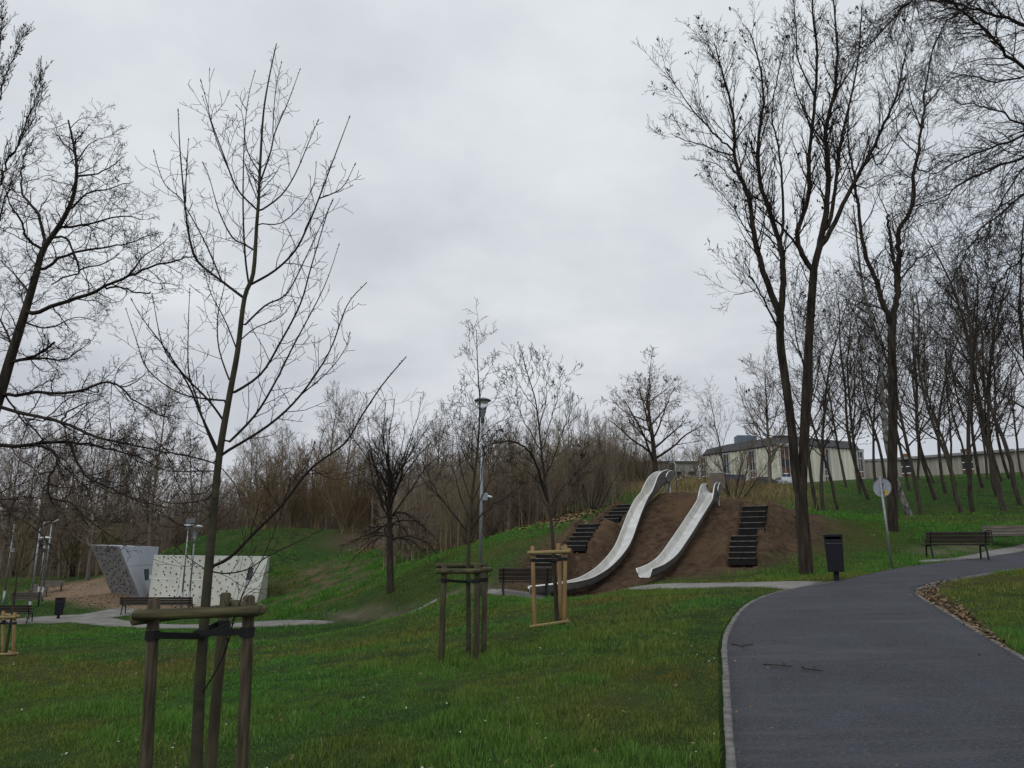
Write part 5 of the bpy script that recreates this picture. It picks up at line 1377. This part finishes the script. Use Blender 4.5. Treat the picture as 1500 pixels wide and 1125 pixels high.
b_ = at(686, 966, 12.8); finish('young_tree', T.S, 'middle bare young tree growing in the dark weathered stake frame by the street lamp', 'tree', (b_.x, b_.y, g1(b_.x, b_.y)), M['bark_young'], M['twig'])

P = PR(n=[8, 8, 6, 5, 4], wig=[.06, .06, .08, .11, .14], trop=[.08, .08, .12, .10, .06], kids=[0, 0, 4.5, 3.4, 0], start=[.2, .2, .2, .2, .2], ang=[40, 42, 42, 40, 40], lr=[.4, .4, .5, .5, .4], rr=[.5, .5, .6, .6, .6], fall=[.5, .5, .4, .4, .4], tip=[.3, .3, .5, .6, .6], rmin=.0032, tl=0, pod=.02)
T = Traced(16, P, g, .65, .62)
T.limb([(817, 920), (814, 870), (811, 820), (808, 770), (803, 735), (798, 700), (793, 660), (789, 620), (784, 585), (775, 555), (769, 535), (765, 516)], .075, .008, 0, 10, True, .5, .4)
for px, r0, r1, dY in [
    ([(803, 735), (792, 702), (782, 675), (768, 655), (750, 647), (735, 647), (720, 650)], .05, .018, -.9), ([(795, 660), (805, 620), (815, 590), (822, 560), (828, 545)], .022, .005, .6), ([(790, 625), (800, 590), (800, 560), (795, 530)], .018, .005, -.5),
    ([(787, 600), (770, 580), (760, 560), (748, 545)], .015, .005, .5), ([(793, 660), (770, 620), (755, 590), (742, 570)], .02, .005, .8), ([(798, 700), (815, 660), (830, 620), (840, 590)], .02, .005, -.7), ([(800, 715), (770, 690), (750, 690)], .015, .005, -.5),
    ([(808, 775), (830, 740), (845, 700), (850, 670)], .018, .005, .6), ([(805, 745), (825, 715), (850, 690), (865, 670)], .016, .005, -.5), ([(775, 555), (765, 545), (758, 530)], .009, .004, .2), ([(780, 570), (790, 550), (788, 525)], .009, .004, -.2), ([(808, 760), (790, 720), (775, 690), (755, 670)], .016, .005, .7)]:
    T.limb(px, r0, r1, dY, 6, wob=.012, start=.25)
T.fill(6, .7)
b_ = at(817, 910, 16); finish('young_tree', T.S, 'bare young tree with one branch arching left, growing in the pale stakes before the bench', 'tree', (b_.x, b_.y, g1(b_.x, b_.y)), M['bark'], M['twig'], None, .03)
# sapling in the frame at the left edge
P = PR(n=[8, 6, 5, 4], wig=[.03, .10, .14, .2], trop=[.02, .10, .10, .08], kids=[14, 4, 2, 0], start=[.5, .2, .2, .2], ang=[45, 42, 40, 40], lr=[.42, .45, .45, .4], rr=[.4, .6, .6, .6], fall=[.6, .5, .4, .4], tip=[.2, .4, .5, .6], rmin=.006, tl=0)
S = newS(); q = at(7, 968, 21.5); q.z = g1(q.x, q.y) - .1; grow(S, q, Vector((0, 0, 1)), 3.3, .04, 0, P, g)
finish('young_tree', S, 'thin sapling in the pale stake frame at the left edge', 'tree', q, M['bark_young'], M['twig_olive'])

# ---------------------------------------------------------------- round bushy pollard between valley and mound
g = random.Random(61)
P = PR(n=[10, 8, 7, 5], wig=[.02, .11, .14, .16], trop=[.02, .05, .03, .02], kids=[27, 8, 4.5, 0], start=[.56, .15, .15, .2], ang=[36, 36, 40, 40], lr=[.86, .42, .5, .5], rr=[.34, .5, .6, .6], fall=[.22, .45, .4, .4], tip=[.55, .3, .5, .6], rmin=.0062, tl=0)
S = newS(); q = spot(572, 32); grow(S, q - Vector((0, 0, .15)), Vector((-.01, 0, 1)), 4.9, .15, 0, P, g)
# limbs that sag under the crown
for k in range(15):
    a = k * 2.4 + g.random(); h = g.uniform(2.0, 3.2); d = Vector((math.cos(a), math.sin(a), g.uniform(.1, .5))).normalized()
    P2 = dict(P); P2['trop'] = [0, -.13, -.06, -.02]
    grow(S, q + Vector((0, 0, h)), d, g.uniform(1.4, 2.2), .032, 1, P2, g)
finish('pollard_tree', S, 'small bare tree with a dense round drooping crown on the bank left of the lamp', 'tree', q, M['bark'], M['twig'])

# ---------------------------------------------------------------- round crowned tree on top behind the slides
g = random.Random(71)
P = PR(n=[8, 8, 6, 5, 4], wig=[.03, .09, .14, .18, .2], trop=[.02, .05, .05, .03, .03], kids=[17, 8, 7, 4.6, 0], start=[.20, .25, .2, .2, .2], ang=[48, 42, 42, 42, 42], lr=[.80, .54, .5, .5, .5], rr=[.55, .5, .55, .6, .6], fall=[.42, .45, .4, .4, .4], tip=[.3, .3, .4, .5, .6], rmin=.0085, tl=1, pod=.03)
S = newS(); q = spot(962, 55); grow(S, q - Vector((0, 0, .2)), Vector((-.02, 0, 1)), 6.8, .22, 0, P, g)
finish('round_crown_tree', S, 'bare tree with a broad round crown on the rise behind the slides', 'tree', q, M['bark'], M['twig_grey'], None, .07)

# ---------------------------------------------------------------- prototypes for the woodland and the grove
def proto(seed, P, L, r, d=(0, 0, 1), stems=1):
    g = random.Random(seed); S = newS()
    for k in range(stems):
        dd = Vector(d) if stems == 1 else Vector((g.gauss(0, .25), g.gauss(0, .25), 1)).normalized()
        grow(S, Vector((g.gauss(0, .12) if stems > 1 else 0, g.gauss(0, .12) if stems > 1 else 0, -.25)), dd, L * g.uniform(.85, 1.1) if stems > 1 else L, r, 0, P, g)
    return S
TALL = PR(n=[10, 7, 6, 5], wig=[.045, .10, .14, .18], trop=[.03, .10, .08, .05], kids=[30, 10, 7, 0], start=[.22, .2, .2, .2], ang=[46, 42, 40, 42], lr=[.40, .52, .55, .5], rr=[.42, .5, .55, .6], fall=[.55, .45, .4, .4], tip=[.16, .3, .45, .6], rmin=.0095, tl=0)
WIDE = PR(n=[9, 8, 6, 5], wig=[.06, .12, .16, .2], trop=[.02, .05, .04, .03], kids=[22, 10.5, 7, 0], start=[.22, .2, .2, .2], ang=[52, 44, 42, 42], lr=[.62, .5, .5, .5], rr=[.5, .5, .55, .6], fall=[.5, .45, .4, .4], tip=[.18, .3, .45, .6], rmin=.0095, tl=0)
LEAN = PR(n=[11, 8, 6, 5], wig=[.085, .13, .17, .22], trop=[.045, .08, .05, .02], kids=[17, 7.5, 5.5, 0], start=[.26, .2, .2, .2], ang=[42, 40, 42, 45], lr=[.44, .5, .54, .5], rr=[.5, .5, .55, .6], fall=[.45, .45, .4, .4], tip=[.2, .3, .45, .6], rmin=.0078, tl=0, pod=.02)
SAPL = PR(n=[9, 6, 5], wig=[.04, .10, .15], trop=[.03, .10, .08], kids=[22, 7, 0], start=[.2, .2, .2], ang=[36, 38, 40], lr=[.36, .45, .5], rr=[.4, .5, .6], fall=[.55, .4, .4], tip=[.15, .3, .5], rmin=.0075, tl=0)
BUSH = PR(n=[8, 6, 5], wig=[.07, .12, .16], trop=[.03, .06, .05], kids=[18, 9, 0], start=[.12, .15, .2], ang=[34, 38, 40], lr=[.45, .5, .5], rr=[.5, .5, .6], fall=[.5, .4, .4], tip=[.2, .3, .5], rmin=.0065, tl=0)
M['bark_grove'] = mat('grey_brown_bark', (.095, .080, .066), .95, col2=(.045, .038, .032), scale=3, mapping=(3, 3, .6), bump=.01, bscale=8, spec=.1)
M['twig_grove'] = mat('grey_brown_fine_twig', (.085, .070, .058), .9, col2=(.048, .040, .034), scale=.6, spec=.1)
PROTO = {}
def mk(key, S, mt, mc):
    PROTO[key] = (S['t'].mesh('trunk', mt), S['c'].mesh('crown', mc), pods_mesh(S['pods'], .06, (0, 0, 0)) if S['pods'] else None)
for i in range(3): mk('tall%d' % i, proto(100 + i, TALL, 12, .17), M['bark_wood'], M['twig_grey'])
for i in range(2): mk('wide%d' % i, proto(110 + i, WIDE, 8.5, .18), M['bark_wood'], M['twig_grey'])
for i in range(4): mk('lean%d' % i, proto(120 + i, LEAN, 10.5, .105, (-.26 + .1 * i, .05 * (i - 1), 1)), M['bark_grove'], M['twig_grove'])
for i in range(3): mk('sapl%d' % i, proto(130 + i, SAPL, 6.0, .05), M['bark_wood'], M['twig_brown'])
mk('sapo0', proto(140, SAPL, 5.6, .05), M['twig_olive'], M['twig_olive']); mk('sapo1', proto(141, SAPL, 5.2, .05), M['twig_olive'], M['twig_olive'])
mk('bush0', proto(150, BUSH, 4.2, .045, stems=6), M['bark'], M['twig_brown']); mk('bush1', proto(151, BUSH, 4.0, .04, stems=7), M['twig_orange'], M['twig_orange']); mk('bush2', proto(152, BUSH, 3.4, .04, stems=6), M['bark'], M['twig_olive'])
def place(key, u, Y, s, label, cat, name, group=None, rz=None, tilt=(0, 0), sz=1):
    p = spot(u, Y); root = thing(name, label, cat, p, rng.uniform(0, 6.28) if rz is None else rz, group)
    root.scale = (s, s, s * sz); root.rotation_euler[0] = tilt[0]; root.rotation_euler[1] = tilt[1]
    t, c, pd = PROTO[key]
    mobj('trunk', t, root); mobj('crown', c, root)
    if pd: mobj('seed_clusters', pd, root)['kind'] = 'stuff'
    return root
# grove on the right-hand slope: bases read from the photo
grove = [
    ('lean0', 1199, 40, .80, 'left stem of the close pair of trees just right of the big forked trunk', .1, 0), ('lean1', 1207, 40.6, .78, 'right stem of the close pair of trees just right of the big forked trunk', .4, .05),
    ('lean2', 1229, 41, .66, 'thin left leaning tree on the grass between the forked trunk and the round sign', 0, -.15), ('lean0', 1274, 48, .92, 'leaning tree on the slope just left of the trunk behind the round sign', .2, -.08),
    ('lean1', 1262, 52, .9, 'leaning tree farther up the slope left of the round sign', -.2, -.10), ('lean3', 1350, 40, .86, 'slim dark tree on the grass, first to the right of the white barked birch', .1, -.05),
    ('lean0', 1372, 49, .95, 'left leaning tree on the upper slope behind the slim tree right of the birch', .1, -.03), ('lean1', 1386, 53, .95, 'strongly left leaning tree near the slope crest, above the bench seen from behind', 0, -.06),
    ('lean2', 1410, 41, .9, 'dark tree low on the grass directly above the bench seen from behind', .2, -.06), ('lean0', 1425, 41.5, .98, 'taller leaning tree right beside the dark tree above the bench', .15, .0),
    ('lean3', 1472, 42, 1.18, 'tall nearly upright tree on the grass above the greyed bench', .3, .05), ('lean1', 1461, 50, 1.08, 'left leaning tree behind the tall upright one above the greyed bench', .1, -.03),
    ('lean2', 1497, 45, 1.1, 'tree at the right edge of the slope above the greyed bench', .2, .02), ('lean0', 1440, 56, 1.0, 'leaning tree on the crest between the two halves of the grove', .0, -.05),
    ('lean3', 1332, 55, .9, 'upright tree on the crest right behind the birch', .4, -.08), ('lean2', 1300, 58, .95, 'tree on the crest seen left of the trunk behind the sign', .1, -.1),
    ('lean1', 1530, 40, 1.1, 'tree at the far right edge reaching in above the benches', .1, 0), ('lean2', 1400, 60, .95, 'tree on the crest in front of the long low hall, middle of the grove', .2, -.05),
    ('lean3', 1240, 60, .85, 'tree in front of the right half of the cream hall', .3, -.05), ('lean0', 1480, 62, 1.0, 'tree on the crest by the right end of the long low hall', .1, -.05)]
for q_ in range(10):
    place('lean%d' % (q_ % 4), 1262 + q_ * 26 + rng.uniform(-6, 6), 63 + rng.uniform(-3, 5), rng.uniform(.85, 1.1), 'one of the slender trees standing along the crest in front of the long low hall', 'tree', 'leaning_tree', 'slender trees along the crest', rng.uniform(-.9, .9), (rng.uniform(-.05, .05), rng.uniform(-.05, .05)), 1.2)
for key, u, Y, s, lab, rz, ty in grove:
    place(key, u, Y, s * 1.22, 'bare ' + lab, 'tree', 'leaning_tree', 'bare trees on the right hand slope', rz + rng.uniform(-.8, .8), (rng.uniform(-.04, .04), ty * .7), 1.12)
# birch
g = random.Random(81)
M['birch'] = mat('white_birch_bark', (.27, .255, .235), .85, col2=(.028, .025, .023), scale=2.2, mapping=(3, 3, 1.6), spec=.2)
P = PR(n=[10, 7, 6, 5], wig=[.04, .10, .13, .16], trop=[.02, .04, -.04, -.09], kids=[17, 6, 5, 0], start=[.3, .2, .2, .2], ang=[42, 40, 40, 40], lr=[.32, .5, .5, .5], rr=[.4, .5, .55, .6], fall=[.45, .4, .4, .4], tip=[.2, .3, .45, .6], rmin=.007, tl=0)
T = Traced(39, P, g)
T.limb([(1336, 772), (1331, 752), (1317, 717), (1306, 680), (1298, 643), (1293, 587), (1287, 508), (1276, 465), (1268, 437), (1261, 400), (1255, 350), (1250, 300)], .17, .03, 0, 10, True, 0)
pts = [at(u, v, 39) for u, v in [(1298, 643), (1293, 587), (1287, 508), (1276, 465), (1268, 437), (1261, 400), (1255, 350), (1250, 300)]]
sprout(T.S, pts, [.10, .09, .08, .07, .06, .05, .04, .02], [(b - a).normalized() for a, b in zip(pts, pts[1:])] + [Vector((-.1, 0, 1))], 9, 0, P, g, 1.7, .15)
b_ = at(1331, 755, 39); finish('birch_tree', T.S, 'white barked birch leaning left behind the thick trunk by the sign', 'tree', (b_.x, b_.y, g1(b_.x, b_.y)), M['birch'], M['twig'])
# trees between hall and mound
place('wide0', 1128, 66, 1.05, 'broad bare tree in front of the cream hall, left of the big forked trunk', 'tree', 'bare_tree', None, .5, (0, 0), 1.15)
place('lean3', 1067, 44, .58, 'slim tree with thin crown behind the top of the shorter slide', 'tree', 'bare_tree', None, .3, (0, -.08))
place('bush0', 1078, 43, .85, 'bare many stemmed bush in front of the blue container', 'shrub', 'bare_shrub', None, 1)
place('wide1', 1020, 78, .55, 'small bushy tree far behind the gap between the two slide tops', 'tree', 'bare_tree')
# saplings along the wood edge behind the bank, left of the slides
r2 = random.Random(3)
WG = 'thin trees along the wood edge'
k = 0
for u in range(596, 930, 7):
    Y = 46 + r2.uniform(0, 14) + (6 if u < 700 else 0)
    key = r2.choice(['sapl0', 'sapl1', 'sapl2', 'sapo0', 'sapo1'] if u > 760 else ['sapl0', 'sapl1', 'sapl2', 'sapl0'])
    place(key, u + r2.uniform(-3, 3), Y, r2.uniform(.75, 1.15) * (.8 if u > 860 else 1), 'one of the thin bare saplings crowded along the wood edge behind the grassy bank', 'sapling', 'bare_sapling', WG, None, (r2.uniform(-.07, .07), r2.uniform(-.07, .07)))
for u in range(1000, 1165, 18):
    place(r2.choice(['sapo0', 'sapo1', 'sapl1']), u + r2.uniform(-5, 5), r2.uniform(66, 84), r2.uniform(.35, .55), 'one of the short twiggy saplings in the dry grass before the cream hall', 'sapling', 'bare_sapling', 'short saplings before the hall')
for u in range(655, 905, 9):
    place(r2.choice(['sapl0', 'sapl1', 'sapl2', 'sapo0', 'sapo1', 'bush0']), u + r2.uniform(-4, 4), (40.5 - (u - 655) * .009) + r2.uniform(-.8, 3.5), r2.uniform(.5, .85), 'one of the thin bare saplings crowded along the wood edge behind the grassy bank', 'sapling', 'bare_sapling', WG, None, (r2.uniform(-.07, .07), r2.uniform(-.07, .07)))
for u in range(872, 1036, 12):
    place(r2.choice(['bush0', 'bush2', 'sapl1', 'sapo0', 'bush0']), u + r2.uniform(-4, 4), r2.uniform(56, 70), r2.uniform(.55, .8), 'one of the twiggy shrubs and saplings on the rise behind the slide tops', 'shrub', 'bare_shrub', 'shrubs behind the slide tops')
# woodland: left and centre background
WL = 'bare trees of the wood behind the valley'
for i in range(64):
    u = -60 + 990 * (i + r2.random()) / 64; row = i % 3
    Y = [66, 80, 94][row] + r2.uniform(-5, 5)
    if 230 < u < 530: Y += 6
    sc_ = r2.uniform(.72, .98) * (1.06 if u < 230 else .80 if u < 560 else .70) * (1 + .06 * row)
    if u > 760: sc_ *= .78
    key = r2.choice(['tall0', 'tall1', 'tall2', 'wide0', 'wide1'])
    place(key, u, Y, sc_, 'one of the many bare grey brown trees in the wood behind the valley', 'tree', 'woodland_tree', WL, None, (r2.uniform(-.05, .05), r2.uniform(-.05, .05)), 1.1)
place('tall1', 478, 76, .90, 'left one of two taller thin trees above the wood, left of the round bushy tree', 'tree', 'bare_tree', None, 0, (0, 0), 1.2)
place('tall2', 498, 77, .82, 'right one of two taller thin trees above the wood, left of the round bushy tree', 'tree', 'bare_tree', None, 0, (0, 0), 1.2)
# orange willow bushes and olive bushes in front of the wood
for (u, Y, s, lab) in [(385, 72, 1.45, 'orange twigged bush behind the nearest young tree, leftmost of the orange bushes'), (425, 74, 1.6, 'orange twigged bush in the middle of the row before the wood'), (462, 73, 1.35, 'orange twigged bush right of the middle one before the wood'), (505, 70, 1.5, 'orange twigged bush just left of the round bushy tree'), (545, 71, 1.3, 'orange twigged bush showing behind the round bushy tree'), (615, 66, 1.2, 'orange brown bush right of the round bushy tree')]:
    place('bush1', u, Y - 5, s * 1.15, lab, 'shrub', 'willow_shrub', 'orange bushes before the wood')
for (u, Y, s, lab) in [(105, 70, 1.5, 'olive bush behind the leftmost lamp posts'), (150, 66, 1.25, 'olive bush just left of the grey climbing block'), (20, 74, 1.3, 'olive bush at the left edge behind the bare pole'), (880, 56, .9, 'olive bush behind the long slide at the top of the bank'), (905, 60, .8, 'olive bush right of the one at the top of the bank')]:
    place('bush2', u, Y, s, lab, 'shrub', 'olive_shrub', 'olive bushes at the wood edge')
# the depth of the wood that reads as one mass
T = Tubes(); g = random.Random(91)
for i in range(8000):
    Y = 68 + 62 * g.random() ** .9; u = g.uniform(-160, 960)
    if u > 640: Y = 60 + 40 * g.random()
    if 250 < u < 560: Y = max(Y, 78)
    if i % 13 == 0: u = g.uniform(560, 905); Y = 41 + 18 * g.random()
    x = ux(u, Y, 4)
    h = g.uniform(2.2, 7.8) * (1 if u < 560 else .72 if u < 780 else .55); lx, ly = g.gauss(0, .35), g.gauss(0, .35)
    b = Vector((x, Y, 0)); r = g.uniform(.012, .05)
    pts = [b + Vector((lx * t * t + g.gauss(0, .05), ly * t * t, h * t)) for t in (0, .33, .66, 1)]
    T.add(pts, [r, r * .8, r * .55, .012], 3)
    for k in range(15):
        t = g.uniform(.08, .98); q = b + Vector((lx * t * t, ly * t * t, h * t)); a = g.random() * 6.28; l = g.uniform(.5, 1.5) * (1 - .4 * t)
        d = Vector((math.cos(a), math.sin(a), g.uniform(.2, 1.2))).normalized() * l
        T.add([q, q + d * .5 + Vector((0, 0, .03)), q + d + Vector((0, 0, .12 * l))], [.012, .009, .006], 3)
V, Qd = T.arrays(); 
# set every stem on the ground under it
V[:, 2] += gz(V[:, 0], V[:, 1])
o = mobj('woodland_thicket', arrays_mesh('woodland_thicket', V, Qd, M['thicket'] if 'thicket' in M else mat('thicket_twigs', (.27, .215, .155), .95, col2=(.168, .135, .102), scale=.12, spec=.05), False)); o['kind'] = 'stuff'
tag(o, 'dense brown mass of thin bare stems filling the wood in the background', 'wood')
